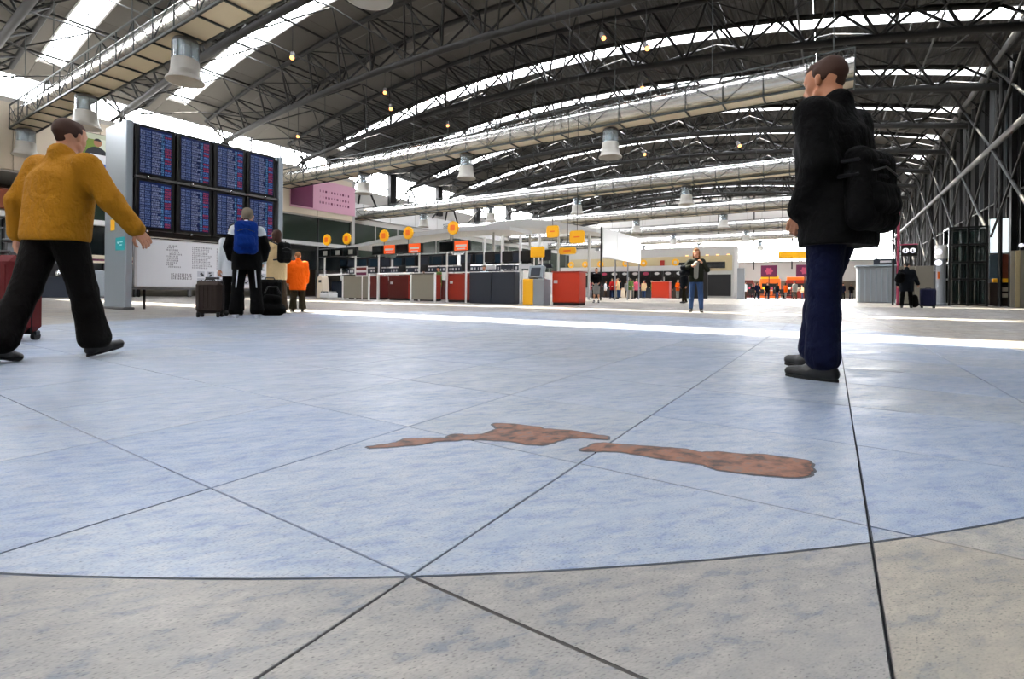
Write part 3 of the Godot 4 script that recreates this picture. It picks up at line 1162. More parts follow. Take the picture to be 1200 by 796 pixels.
	box(ba, "purple_square", Vector3(0.02, -0.15, 1.9), Vector3(0.02, 1.75, 1.8), M.purple)
	var bl = start()
	for i in 11:
		for y in [0.35, -0.1, -0.5]:
			st_box(bl, Vector3(0.02, y, 0.4 - i * 0.26), Vector3(0.012, 0.16, 0.05 + 0.1 * ((i * 7 + int(y * 10)) % 3) / 2.0))
	part(ba, "lettering", bl.commit(), M.purple).set_meta("kind", "stuff")

	# bar counter with chrome domes, shelving, grey cabinet
	var c = thing("bar_counter", "dark bar counter with a row of chrome domes under the rust sign", "counter", Vector3(x + 0.5, 0, -6.9))
	box(c, "body", Vector3(0, 0.5, 0), Vector3(0.8, 1.0, 4.2), M.navy, 0.02)
	box(c, "top", Vector3(0, 1.03, 0), Vector3(0.95, 0.06, 4.3), M.dark, 0.015)
	box(c, "display_back", Vector3(-0.3, 1.35, 0), Vector3(0.1, 0.7, 4.2), M.dark)
	for i in 4:
		part(c, "dome", lathe([Vector2(0, 0.3), Vector2(0.06, 0.29), Vector2(0.13, 0.22), Vector2(0.16, 0.1), Vector2(0.16, 0.0)], 20), M.chrome, Transform3D(Basis(), Vector3(0.15, 1.06, 0.1 - i * 0.48)))
	var sh = thing("shop_shelving", "pale lattice shelving standing between bar counter and grey cabinet", "shelving", Vector3(x - 0.5, 0, -8.9))
	for y in [2.2, 2.75, 3.3, 3.75]:
		box(sh, "shelf", Vector3(0, y, 0), Vector3(0.4, 0.04, 6.4), M.grey)
	for i in 9:
		box(sh, "upright", Vector3(0, 1.87, 3.15 - i * 0.78), Vector3(0.4, 3.74, 0.04), M.dark)
	box(sh, "back", Vector3(-0.22, 1.87, 0), Vector3(0.03, 3.74, 6.4), M.grey)
	var cr = thing("canopy_shelf", "cream shelf band above the grey shop cabinet", "shelf", Vector3(x + 0.1, 2.0, -10.3))
	box(cr, "board", Vector3(0, 0.1, 0), Vector3(0.7, 0.2, 3.0), M.cream, 0.03)
	box(cr, "lip", Vector3(0.3, -0.16, 0), Vector3(0.08, 0.1, 3.0), M.cream)
	box(cr, "dark_strip", Vector3(0.1, -0.04, 0), Vector3(0.4, 0.14, 2.9), M.purple)
	for z in [-1.35, 1.35]:
		box(cr, "bracket_post", Vector3(-0.2, -1.0, z), Vector3(0.08, 2.0, 0.08), M.steel)
	var gc = thing("shop_cabinet", "grey steel cabinet beside the departure board's near pylon", "cabinet", Vector3(x + 0.55, 0, -10.1))
	box(gc, "body", Vector3(0, 0.72, 0), Vector3(0.7, 1.36, 1.9), M.grey, 0.03)
	for z in [-0.46, 0.46]:
		var dr = box(gc, "door", Vector3(0.36, 0.74, z), Vector3(0.03, 1.26, 0.88), M.pylon, 0.01)
		rod(dr, "handle", Vector3(0.03, -0.12, -signf(z) * 0.36), Vector3(0.03, 0.12, -signf(z) * 0.36), 0.012, M.chrome)
	box(gc, "plinth", Vector3(0, 0.03, 0), Vector3(0.62, 0.06, 1.8), M.dark)


# ---------------------------------------------------------------- check-in island

func rounded_badge(parent, called: String, c: Vector3, r: float, m: Material):
	return part(parent, called, extrude(disc_outline(r, 72, 12, 0.09), 0.09), m, Transform3D(Basis(), c))


func build_check_in():
	var z = -17.0
	# hanging info boards on white posts
	var n = 0
	for b in [[-23.62, -20.5, [0, 0, 0], "three small dark flight screens"], [-19.34, -16.0, [0, 1, 0, 1], "two orange panels"], [-14.9, -13.2, [0, 1], "one orange panel at its end"]]:
		var t = thing("check_in_sign", "long black check-in sign board with %s" % b[3], "sign", Vector3(0, 0, z))
		var w = b[1] - b[0]
		box(t, "housing", Vector3((b[0] + b[1]) * 0.5, 2.5, 0), Vector3(w, 0.46, 0.16), M.black, 0.02)
		var count = b[2].size()
		for i in count:
			var cx = b[0] + w * (i + 0.5) / count
			var ww = w / count - 0.1
			if b[2][i] == 1:
				box(t, "orange_panel", Vector3(cx, 2.5, 0.085), Vector3(ww, 0.42, 0.02), M.screen_orange)
				box(t, "white_line", Vector3(cx, 2.5, 0.1), Vector3(ww * 0.8, 0.09, 0.012), M.white)
				box(t, "white_line", Vector3(cx, 2.36, 0.1), Vector3(ww * 0.6, 0.05, 0.012), M.white)
			else:
				box(t, "screen", Vector3(cx, 2.5, 0.085), Vector3(ww, 0.4, 0.02), M.glass_dark)
				if b[2].size() == 3:
					box(t, "emblem", Vector3(cx + 0.1, 2.48, 0.1), Vector3(0.34, 0.24, 0.012), M.cloth_grey)
		for px in [b[0] + 0.3, b[1] - 0.3]:
			rod(t, "post", Vector3(px, 0, -0.12), Vector3(px, 2.5, -0.12), 0.045, M.white_gloss, true)
	for s in [[-23.05, 3.22, "above the sign with three screens, further from the glazing"], [-21.4, 3.2, "above the sign with three screens, nearer the glazing"], [-18.6, 3.2, "above the two-orange sign, further from the glazing"], [-16.95, 3.25, "above the two-orange sign, nearer the glazing"], [-14.2, 3.32, "above the short sign with a single orange panel"]]:
		var t = thing("desk_badge", "round yellow badge on a rod %s" % s[2], "badge", Vector3(s[0], 0, z - 0.05), 0.0, "yellow badges over the check-in signs")
		rounded_badge(t, "disc", Vector3(0, s[1], 0), 0.31, M.yellow)
		part(t, "number_field", extrude(round_rect(0.26, 0.26, 0.05), 0.02), M.orange, Transform3D(Basis(), Vector3(0, s[1], 0.05)))
		rod(t, "rod", Vector3(0, 2.73, 0), Vector3(0, s[1] - 0.3, 0), 0.015, M.steel)

	# desks of the island: red fronted counters with a screen each
	n = 0
	for c in [[-23.6, -22.2, "red_dark", 19.2, "dark red check-in desk behind the cream trolley"], [-21.9, -20.9, "red_dark", 19.2, "dark red check-in desk half hidden by the wide grey screen"], [-19.6, -17.9, "red_dark", 18.6, "dark red check-in desk standing behind the white barrier"],
			[-17.8, -16.15, "red", 18.2, "brick red check-in desk between the two grey screens"], [-14.7, -13.1, "red", 17.6, "brick red check-in desk beside the narrow grey screen"], [-13.0, -12.3, "red_dark", 18.8, "dark red desk end showing beside the navy partition"],
			[-9.1, -7.95, "red_bright", 17.2, "bright orange-red check-in desk next to the yellow and grey kiosk"]]:
		var t = thing("check_in_desk", c[4], "desk", Vector3((c[0] + c[1]) * 0.5, 0, -c[3]))
		var w = c[1] - c[0]
		box(t, "front", Vector3(0, 0.68, 0), Vector3(w, 1.16, 0.62), M[c[2]], 0.03)
		box(t, "plinth", Vector3(0, 0.05, -0.02), Vector3(w - 0.06, 0.1, 0.56), M.dark)
		box(t, "worktop", Vector3(0, 1.28, -0.02), Vector3(w + 0.04, 0.04, 0.7), M.red_dark if c[2] == "red_dark" else M.red, 0.01)
		box(t, "badge_plate", Vector3(-w * 0.36, 0.9, 0.32), Vector3(0.16, 0.12, 0.02), M.white)
	n = 0
	for c in [[-22.9, 19.2], [-21.4, 19.2], [-18.9, 18.6], [-17.0, 18.2], [-13.9, 17.6]]:
		var t = thing("desk_monitor", "black monitor on the %s check-in desk of the long island" % ORDINALS[n], "monitor", Vector3(c[0], 1.3, -c[1]), 0.0, "monitors on check-in desks")
		box(t, "base", Vector3(0, 0.015, 0), Vector3(0.24, 0.03, 0.2), M.dark)
		rod(t, "stand", Vector3(0, 0.02, 0), Vector3(0, 0.2, 0), 0.025, M.dark)
		box(t, "screen", Vector3(0, 0.34, 0), Vector3(0.5, 0.34, 0.05), M.black, 0.01)
		n += 1
	# row of ceiling-high dark screens at the back of the island
	for i in 13:
		var px = -26.4 + i * 1.05
		var t = thing("hanging_screen", "small dark flight screen hung in a row behind the check-in desks, %s along" % ORDINALS[i], "screen", Vector3(px, 0, -21.5), 0.0, "row of screens behind the desks")
		box(t, "housing", Vector3(0, 2.25, 0), Vector3(0.78, 0.56, 0.12), M.black, 0.02)
		face(t, "picture", Vector3(0, 2.25, 0.064), 0.68, 0.46, 0.0, M.glass_slate if i % 3 else M.navy)
		rod(t, "pole", Vector3(0, 0, -0.08), Vector3(0, 2.2, -0.08), 0.03, M.white_gloss)

	var lb = thing("lettered_band", "navy band of white lettering below the row of hung screens", "sign band", Vector3(-19.9, 0, -21.3))
	box(lb, "board", Vector3(0, 1.72, 0), Vector3(13.6, 0.3, 0.08), M.navy, 0.01)
	var marks = start()
	for i in 60:
		if i % 9 < 7:
			st_box(marks, Vector3(-6.6 + i * 0.22, 1.72, 0.045), Vector3(0.05 + 0.09 * (i * 5 % 3) / 2.0, 0.14, 0.012))
	part(lb, "lettering", marks.commit(), M.white).set_meta("kind", "stuff")
	for px in [-6.7, -2.3, 2.3, 6.7]:
		rod(lb, "post", Vector3(px, 0, -0.06), Vector3(px, 1.8, -0.06), 0.04, M.white_gloss)
	# white tube barriers
	for b in [[-23.95, -21.6, 17.3, 1.38, "beside the cream trolley"], [-18.85, -16.5, 16.9, 1.36, "in front of the dark red desk"]]:
		var t = thing("queue_barrier", "white tubular queue barrier %s" % b[4], "barrier", Vector3(0, 0, -b[2]), 0.0)
		for px in [b[0], b[1]]:
			rod(t, "post", Vector3(px, 0, 0), Vector3(px, b[3], 0), 0.055, M.white_gloss, true)
			part(t, "foot", lathe([Vector2(0, 0.03), Vector2(0.15, 0.025), Vector2(0.17, 0.0)], 20), M.white_gloss, Transform3D(Basis(), Vector3(px, 0, 0)))
		rod(t, "rail", Vector3(b[0], b[3] - 0.05, 0), Vector3(b[1], b[3] - 0.05, 0), 0.05, M.white_gloss, true)
	for b in [[-21.1, -19.15, 16.6, "wide grey screen panel between white posts with a notice on its edge", 1.32], [-16.2, -14.75, 16.5, "narrow grey screen panel between white posts beside brick red desk", 1.3]]:
		var t = thing("screen_panel", b[3], "partition", Vector3(0, 0, -b[2]))
		box(t, "panel", Vector3((b[0] + b[1]) * 0.5, 0.68, 0), Vector3(b[1] - b[0] - 0.1, 1.14, 0.06), M.taupe, 0.012)
		for px in [b[0], b[1]]:
			rod(t, "post", Vector3(px, 0, 0), Vector3(px, b[4], 0), 0.055, M.white_gloss, true)
		box(t, "cap", Vector3((b[0] + b[1]) * 0.5, 1.27, 0), Vector3(b[1] - b[0], 0.04, 0.12), M.dark)
	var nb = thing("desk_notice", "small white notice with dark red lines on top of a pole", "notice", Vector3(-19.35, 0, -16.3))
	rod(nb, "pole", Vector3(0, 0, -0.04), Vector3(0, 1.3, -0.04), 0.025, M.white_gloss)
	box(nb, "board", Vector3(0, 1.42, 0), Vector3(0.86, 0.5, 0.03), M.white, 0.01)
	for i in 2:
		box(nb, "print_line", Vector3(0, 1.55 - i * 0.24, 0.02), Vector3(0.74, 0.13, 0.01), M.purple if i else M.red_dark)

	# cream trolley-like scale with a curved back
	var tr = thing("baggage_scale", "cream baggage scale with a tall curved back beside the barrier", "scale", Vector3(-22.75, 0, -16.6))
	var prof = PackedVector2Array()
	for i in 11:
		var a = PI * i / 10.0
		prof.append(Vector2(0.18 * cos(a), 1.1 + 0.16 * sin(a)))
	prof.append(Vector2(-0.26, 0.05))
	prof.append(Vector2(0.3, 0.05))
	part(tr, "back", extrude(prof, 0.4), M.cream)
	box(tr, "platform", Vector3(0.5, 0.22, 0), Vector3(0.75, 0.3, 0.6), M.white, 0.05)
	for i in 3:
		rod(tr, "roller", Vector3(0.25 + i * 0.24, 0.39, -0.28), Vector3(0.25 + i * 0.24, 0.39, 0.28), 0.04, M.steel_light, true)
	box(tr, "display", Vector3(0.04, 0.95, 0.21), Vector3(0.2, 0.14, 0.03), M.dark)

	# navy partition
	var nv = thing("partition", "broad dark navy partition at the end of the check-in row", "partition", Vector3(-11.8, 0, -16.8))
	for i in 2:
		box(nv, "panel", Vector3(-0.56 + i * 1.14, 0.66, -0.02 * i), Vector3(1.12, 1.3, 0.4), M.navy, 0.02)
	box(nv, "plinth", Vector3(0, 0.03, 0), Vector3(2.2, 0.06, 0.34), M.dark)

	# kiosk
	var k = thing("self_service_kiosk", "yellow and grey self-service kiosk with a yellow sign on its mast", "kiosk", Vector3(-9.62, 0, -16.6))
	box(k, "yellow_half", Vector3(-0.24, 0.5, 0), Vector3(0.46, 1.0, 0.55), M.yellow, 0.02)
	box(k, "grey_half", Vector3(0.24, 0.5, 0), Vector3(0.48, 1.0, 0.55), M.grey, 0.02)
	part(k, "screen_head", bevel_box(Vector3(0.66, 0.5, 0.2), 0.03), M.pylon, Transform3D(Basis(Vector3.RIGHT, -0.25), Vector3(-0.02, 1.27, -0.05)))
	part(k, "screen", bevel_box(Vector3(0.42, 0.32, 0.03), 0.008), M.navy, Transform3D(Basis(Vector3.RIGHT, -0.25), Vector3(-0.02, 1.29, 0.055)))
	for px in [-0.18, 0.18]:
		rod(k, "mast", Vector3(px, 1.4, -0.1), Vector3(px, 2.3, -0.1), 0.03, M.white_gloss)
	box(k, "crown_sign", Vector3(0, 2.05, -0.05), Vector3(0.62, 0.42, 0.1), M.yellow, 0.03)
	box(k, "keypad", Vector3(-0.02, 1.02, 0.2), Vector3(0.3, 0.03, 0.16), M.dark)

	# white posts with their light tables behind the navy partition
	for i in 4:
		var t = thing("light_post", "tall white post with a dark screen behind the navy partition, %s along" % ORDINALS[i], "post", Vector3(-14.6 + i * 1.05, 0, -20.0), 0.0, "white posts behind the partition")
		rod(t, "pole", Vector3(0, 0, 0), Vector3(0, 3.2, 0), 0.07, M.white_gloss, true)
		box(t, "screen", Vector3(0.35, 2.2, 0.06), Vector3(0.6, 0.5, 0.08), M.black, 0.015)
		box(t, "shelf", Vector3(0.35, 1.7, 0.06), Vector3(0.7, 0.2, 0.1), M.navy if i % 2 else M.white)

	# hanging yellow direction signs over the kiosk
	for s in [[-9.15, 2.86, 0.42, 0.40, -17.0, "square yellow hanging sign with an arrow, above the kiosk"], [-8.2, 2.62, 0.5, 0.42, -17.2, "square yellow hanging sign above the bright red desk"], [-8.7, 2.12, 0.62, 0.2, -17.4, "flat yellow lens-shaped sign below the two square ones"]]:
		var t = thing("hanging_sign", s[5], "sign", Vector3(s[0], 0, s[4]))
		part(t, "board", extrude(round_rect(s[2] + 0.1, s[3] + 0.06, 0.09), 0.08), M.yellow, Transform3D(Basis(), Vector3(0, s[1], 0)))
		box(t, "print", Vector3(0, s[1], 0.045), Vector3(s[2] * 0.5, 0.05, 0.01), M.orange)
		rod(t, "hanger", Vector3(0, s[1] + s[3] * 0.5, 0), Vector3(0, roof_y(s[0]) - 0.1, 0), 0.012, M.steel)

	# big pale wavy canopies over the islands
	var specs = [[-31.0, -16.2, 26.0, 3.7, 4.25, "long thin white canopy rising over the check-in island", 2.6], [-23.0, -12.9, 32.0, 5.1, 4.5, "broad white canopy with drooping edge near the kiosk", 4.0]]
	for sp in specs:
		var t = thing("canopy", sp[5], "canopy", Vector3(0, 0, -sp[2]))
		var upper = PackedVector2Array()
		var lower = PackedVector2Array()
		for i in 33:
			var f = i / 32.0
			var xx = lerpf(sp[0], sp[1], f)
			var yy = lerpf(sp[3], sp[4], smoothstep(0.0, 1.0, f)) + 0.3 * sin(f * PI)
			upper.append(Vector2(xx, yy + 0.16 + (0.06 if sp[6] < 3.0 else 0.35) * sin(f * PI)))
			lower.append(Vector2(xx, yy - 0.06))
		lower.reverse()
		upper.append_array(lower)
		part(t, "shell", extrude(upper, sp[6]), M.white)
		for i in 4:
			var f = 0.14 + i * 0.24
			var xx = lerpf(sp[0], sp[1], f)
			rod(t, "column", Vector3(xx, 0, 0), Vector3(xx, lerpf(sp[3], sp[4], smoothstep(0.0, 1.0, f)) + 0.3 * sin(f * PI), 0), 0.09, M.white_gloss, true)
	for i in 3:
		var t = thing("spare_desk", "dark desk block under the white canopy, %s along" % ORDINALS[i], "desk", Vector3(-27.0 + i * 5.6, 0, -22.4), 0.0, "dark desks under the canopy")
		box(t, "body", Vector3(0, 0.55, 0), Vector3(4.6, 1.1, 0.7), M.red_dark if i == 1 else M.navy, 0.03)
		box(t, "worktop", Vector3(0, 1.12, 0), Vector3(4.7, 0.04, 0.8), M.dark)
		box(t, "bulkhead", Vector3(0, 2.4, -0.4), Vector3(4.6, 0.7, 0.2), M.black, 0.02)
		for px in [-2.2, 2.2]:
			rod(t, "post", Vector3(px, 0, -0.4), Vector3(px, 2.2, -0.4), 0.05, M.white_gloss)
		for j in 5:
			box(t, "screen", Vector3(-1.8 + j * 0.9, 2.4, -0.28), Vector3(0.7, 0.45, 0.05), M.glass_slate)


# ---------------------------------------------------------------- far hall

func build_far_hall():
	# white display wall of three sheets
	var w = thing("display_wall", "white three-sheet display wall raised on grey posts", "display wall", Vector3(-12.0, 0, -32.4))
	for i in 3:
		box(w, "sheet", Vector3(0, 3.6, 2.4 - i * 2.4), Vector3(0.08, 1.85, 2.36), M.white_gloss, 0.01)
	for i in 4:
		rod(w, "post", Vector3(-0.08, 0, 3.6 - i * 2.4), Vector3(-0.08, 4.6 if i == 0 else 4.45, 3.6 - i * 2.4), 0.05, M.steel if i == 0 else M.grey)
	# low building of shops behind
	var b = thing("shop_block", "beige shop block with dark windows and warm downlights at the far side", "building", Vector3(-19.0, 0, -60.0))
	box(b, "body", Vector3(0, 2.9, 0), Vector3(20.0, 5.8, 3.0), M.plaster)
	box(b, "beige_band", Vector3(0.0, 3.9, 1.52), Vector3(19.6, 1.7, 0.06), M.beige)
	box(b, "dark_shopfront", Vector3(-5.0, 1.55, 1.53), Vector3(9.6, 2.6, 0.06), M.red_dark)
	box(b, "dark_shopfront", Vector3(5.0, 1.45, 1.53), Vector3(9.4, 2.4, 0.06), M.dark)
	box(b, "red_door", Vector3(2.2, 3.75, 1.58), Vector3(0.5, 1.2, 0.06), M.red)
	box(b, "window_strip", Vector3(6.6, 3.7, 1.58), Vector3(5.0, 0.7, 0.06), M.glass_dark)
	for i in 5:
		box(b, "downlight", Vector3(5.0 + i * 1.1, 4.82, 1.58), Vector3(0.3, 0.1, 0.1), M.lamp_warm)
	# row of check-in desks with their screens
	var band = thing("check_in_bulkhead", "long pale bulkhead carrying the distant row of dark screens", "bulkhead", Vector3(-18.0, 0, -50.0))
	box(band, "beam", Vector3(0, 3.0, 0), Vector3(15.5, 0.5, 0.5), M.white)
	for i in 5:
		rod(band, "post", Vector3(-7.4 + i * 3.7, 0, -0.3), Vector3(-7.4 + i * 3.7, 3.0, -0.3), 0.08, M.white_gloss)
	box(band, "back_panel", Vector3(0, 1.4, -1.4), Vector3(15.4, 2.8, 0.1), M.dark)
	for i in 13:
		var t = thing("far_screen", "small dark screen with a white mark on the distant bulkhead, %s along" % ORDINALS[i], "screen", Vector3(-24.9 + i * 1.12, 2.42, -49.7), 0.0, "screens on the distant bulkhead")
		box(t, "housing", Vector3.ZERO, Vector3(0.95, 0.6, 0.1), M.black, 0.02)
		part(t, "emblem", extrude(disc_outline(0.17 + 0.02 * (i % 3), 12), 0.02), M.white if i % 4 else M.cloth_pink, Transform3D(Basis.from_scale(Vector3(1.5, 0.8, 1)), Vector3(0, 0.05, 0.06)))
	for i in 6:
		var t = thing("far_badge", "round yellow badge above the distant screens, %s along" % ORDINALS[i], "badge", Vector3([-24.4, -22.7, -20.9, -18.1, -16.2, -13.0][i], 3.55, -49.7), 0.0, "yellow badges over the distant screens")
		rounded_badge(t, "disc", Vector3.ZERO, 0.36, M.yellow)
		part(t, "number_field", extrude(round_rect(0.28, 0.28, 0.05), 0.02), M.cream, Transform3D(Basis(), Vector3(0, 0, 0.05)))
	for i in 6:
		var t = thing("far_desk", "%s low desk under the distant bulkhead" % ["dark red", "grey", "black", "cream", "navy", "dark brown"][i], "desk", Vector3(-24.5 + i * 2.2, 0, -49.0))
		box(t, "front", Vector3(0, 0.5, 0), Vector3(1.7, 1.0, 0.6), [M.red_dark, M.grey, M.dark, M.cream, M.navy, M.case_brown][i], 0.03)
		box(t, "worktop", Vector3(0, 1.02, 0), Vector3(1.8, 0.04, 0.7), M.dark)
	var rd = thing("far_desk", "bright orange-red desk standing alone behind the woman in jeans", "desk", Vector3(-12.6, 0, -43.6))
	box(rd, "front", Vector3(0, 0.75, 0), Vector3(1.55, 1.5, 0.7), M.red_bright, 0.03)
	box(rd, "worktop", Vector3(0, 1.52, 0), Vector3(1.65, 0.04, 0.8), M.cream)
	box(rd, "plinth", Vector3(0, 0.04, 0.02), Vector3(1.6, 0.08, 0.72), M.white)
	# shops along the end wall
	var shops = [[-12.5, 2.6, "red_dark", "dark red kiosk at the foot of the end wall", 2.0], [-9.3, 2.4, "orange", "orange kiosk with a yellow sign at the foot of the end wall", 2.6], [-6.2, 2.4, "red", "red kiosk with pale shelves at the foot of the end wall", 2.4], [2.6, 2.8, "taupe", "low brown kiosk near the grey booth", 2.2]]
	var n = 0
	for s in shops:
		var t = thing("kiosk", s[3], "kiosk", Vector3(s[0] + 2.2, 0, -76.0))
		box(t, "body", Vector3(0, s[4] * 0.5, 0), Vector3(s[1], s[4], 1.6), M[s[2]], 0.04)
		box(t, "counter", Vector3(0, 1.0, 0.95), Vector3(s[1], 0.1, 0.4), M.cream)
		box(t, "opening", Vector3(0, 1.55, 0.82), Vector3(s[1] - 0.5, 0.8, 0.05), M.dark)
		box(t, "sign", Vector3(0, s[4] + 0.2, 0.7), Vector3(s[1] * 0.9, 0.42, 0.12), [M.red_dark, M.yellow, M.orange, M.taupe][n], 0.02)
		for j in 4:
			box(t, "goods", Vector3(-s[1] * 0.3 + j * s[1] * 0.2, 1.3, 0.9), Vector3(0.3, 0.34, 0.1), [M.cream, M.yellow, M.white, M.cloth_pink][(j + n) % 4], 0.02)
		n += 1
	for s in [[-6.9, 3.5, "purple emblem sign on a pole before the end wall"], [-2.9, 3.5, "dark purple sign on a pole half hidden behind the striding man"]]:
		var t = thing("wall_sign", s[2], "sign", Vector3(s[0], 0, -72.0))
		box(t, "board", Vector3(0, s[1], 0), Vector3(1.9, 1.5, 0.12), M.purple, 0.03)
		part(t, "emblem", extrude(disc_outline(0.5, 24, 6, 0.3), 0.04), M.cloth_pink if n else M.white, Transform3D(Basis(), Vector3(0, s[1], 0.08)))
		rod(t, "pole", Vector3(0, 0, -0.1), Vector3(0, s[1], -0.1), 0.06, M.steel)
	var ys = thing("direction_sign", "long yellow direction sign hanging in front of the end windows", "sign", Vector3(-2.9, 4.55, -58.0))
	box(ys, "board", Vector3.ZERO, Vector3(3.6, 0.72, 0.22), M.yellow, 0.05)
	for px in [-1.5, 1.5]:
		rod(ys, "hanger", Vector3(px, 0.3, 0), Vector3(px, roof_y(px - 2.9) - 4.7, 0), 0.02, M.steel)
	var to = thing("totem", "slim grey information totem between woman in jeans and orange kiosk", "totem", Vector3(-7.1, 0, -50.0))
	box(to, "body", Vector3(0, 1.45, 0), Vector3(0.62, 2.9, 0.3), M.grey, 0.03)
	box(to, "foot", Vector3(0, 0.03, 0), Vector3(0.8, 0.06, 0.5), M.steel)
	# benches near the end
	for i in 3:
		var t = thing("bench", "dark seat row before the end wall, %s along" % ORDINALS[i], "bench", Vector3(-9.6 + i * 2.6, 0, -62.0), 0.0, "seat rows before the end wall")
		for j in 4:
			box(t, "seat", Vector3(-0.9 + j * 0.6, 0.44, 0), Vector3(0.54, 0.06, 0.5), M.dark, 0.02)
			box(t, "backrest", Vector3(-0.9 + j * 0.6, 0.78, -0.26), Vector3(0.54, 0.55, 0.05), M.dark, 0.02)
		box(t, "beam", Vector3(0, 0.36, 0), Vector3(2.5, 0.07, 0.08), M.steel)
		for px in [-0.9, 0.9]:
			rod(t, "leg", Vector3(px, 0, 0), Vector3(px, 0.36, 0), 0.03, M.steel)


# ---------------------------------------------------------------- glazed side

func build_glazed_side():
	var w = setting("wall_east", "tall dark glazed wall of narrow panes between steel mullions")
	var kinds = [M.glass_dark, M.glass_slate, M.glass_dark, M.glass_mist, M.glass_slate, M.glass_dark]
	box(w, "outer_skin", Vector3(EAST + 0.35, 6.6, -35.75), Vector3(0.2, 13.2, 98.9), M.dark)
	var d = HALL_BACK
	var i = 0
	while d < HALL_END:
		var pw = 6.75 if d < 25.0 else 1.125
		if d < 25.0 and d + pw > 25.0:
			pw = 25.0 - d
		var rows = [[0.0, 12.6]] if d < 25.0 else [[0.05, 2.6], [2.68, 5.6], [5.68, 9.0], [9.08, 12.55]]
		for r in rows:
			box(w, "pane", Vector3(EAST + 0.1 + rng.randf() * 0.03, (r[0] + r[1]) * 0.5, -(d + pw * 0.5)), Vector3(0.05, r[1] - r[0], pw - 0.06), kinds[rng.randi() % 6])
		box(w, "mullion", Vector3(EAST - 0.02, 6.3, -(d + pw)), Vector3(0.2, 12.6, 0.07), M.steel_light if i % 2 else M.steel)
		d += pw
		i += 1
	for y in [2.64, 5.64, 9.04]:
		box(w, "transom", Vector3(EAST - 0.02, y, -55.0), Vector3(0.16, 0.08, 60.0), M.steel)
	# the two long tubes and the cross braces in front of the glazing
	var t = thing("wall_bracing", "long steel tubes and crossed braces in front of the glazed wall", "bracing", Vector3(6.62, 0, 0))
	for y in [7.9, 11.95]:
		rod(t, "long_tube", Vector3(0, y, 13.0), Vector3(0, y, -84.0), 0.14, M.steel_light, true)
	for k in range(3, 11):
		var a = FIRST + PITCH * k
		rod(t, "brace", Vector3(0, 3.4, -a), Vector3(0, 7.9, -(a + PITCH)), 0.07, M.steel)
		rod(t, "brace", Vector3(0, 11.95, -a), Vector3(0, 7.9, -(a + PITCH)), 0.09, M.steel)
		rod(t, "brace", Vector3(0, 7.9, -a), Vector3(0, 11.95, -(a + PITCH)), 0.06, M.steel)
		rod(t, "brace", Vector3(0, 7.9, -a), Vector3(0, 3.4, -(a + PITCH)), 0.05, M.steel)
	# glass lift in a black lattice
	var l = thing("lift_shaft", "glass lift shaft in a black steel lattice beside the glazed wall", "lift", Vector3(5.72, 0, -34.0))
	for px in [-0.7, 0.0, 0.7]:
		for pz in [-0.7, 0.7]:
			box(l, "post", Vector3(px, 2.0, pz), Vector3(0.09, 4.0, 0.09), M.black)
	for y in [0.06, 1.35, 2.2, 3.1, 3.96]:
		for pz in [-0.7, 0.7]:
			box(l, "crossbar", Vector3(0, y, pz), Vector3(1.5, 0.09, 0.09), M.black)
		for px in [-0.7, 0.7]:
			box(l, "crossbar", Vector3(px, y, 0), Vector3(0.09, 0.09, 1.4), M.black)
	for y in [[0.12, 1.3], [1.4, 2.15], [2.25, 3.05], [3.15, 3.9]]:
		for px in [-0.35, 0.35]:
			box(l, "pane", Vector3(px, (y[0] + y[1]) * 0.5, 0.7), Vector3(0.6, y[1] - y[0], 0.02), M.pane_lift)
			box(l, "back_pane", Vector3(px, (y[0] + y[1]) * 0.5, -0.7), Vector3(0.6, y[1] - y[0], 0.02), M.glass_dark)
	for i2 in 4:
		rod(l, "guide", Vector3(-0.45 + i2 * 0.3, 0.1, -0.3), Vector3(-0.45 + i2 * 0.3, 3.9, -0.3), 0.035, M.steel_light)
	# white column with round signs next to it
	var c = thing("round_column", "pale round column with two small white disc signs beside the lift", "column", Vector3(4.7, 0, -33.4))
	part(c, "shaft", lathe([Vector2(0.26, 0.0), Vector2(0.26, 0.12), Vector2(0.2, 0.14), Vector2(0.2, 2.4), Vector2(0.0, 2.4)], 28), M.grey)
	part(c, "head", lathe([Vector2(0.22, 2.4), Vector2(0.24, 2.45), Vector2(0.24, 3.1), Vector2(0.0, 3.12)], 28), M.white_gloss)
	for y in [2.75, 2.2]:
		part(c, "disc_sign", extrude(disc_outline(0.15, 24), 0.03), M.lit_sign, Transform3D(Basis(), Vector3(-0.14, y, 0.26)))
	box(c, "orange_plate", Vector3(-0.12, 1.55, 0.21), Vector3(0.09, 0.36, 0.03), M.orange)
	# taupe hoarding
	var h = thing("hoarding", "plain taupe hoarding panel behind the traveller with the blue suitcase", "panel", Vector3(3.7, 0, -33.9))
	for i3 in 2:
		box(h, "panel", Vector3(-0.35 + i3 * 0.75, 1.05, 0), Vector3(0.74, 2.06, 0.12), M.taupe, 0.012)
	box(h, "base_rail", Vector3(0.02, 0.04, 0), Vector3(1.5, 0.08, 0.2), M.steel)
	# pictogram sign on a mast
	var ps = thing("pictogram_sign", "square dark sign with two white round pictograms on a slim mast", "sign", Vector3(3.22, 0, -31.6))
	box(ps, "board", Vector3(0, 2.75, 0), Vector3(0.66, 0.56, 0.12), M.black, 0.03)
	box(ps, "edge", Vector3(0, 3.06, 0), Vector3(0.7, 0.05, 0.14), M.cloth_pink)
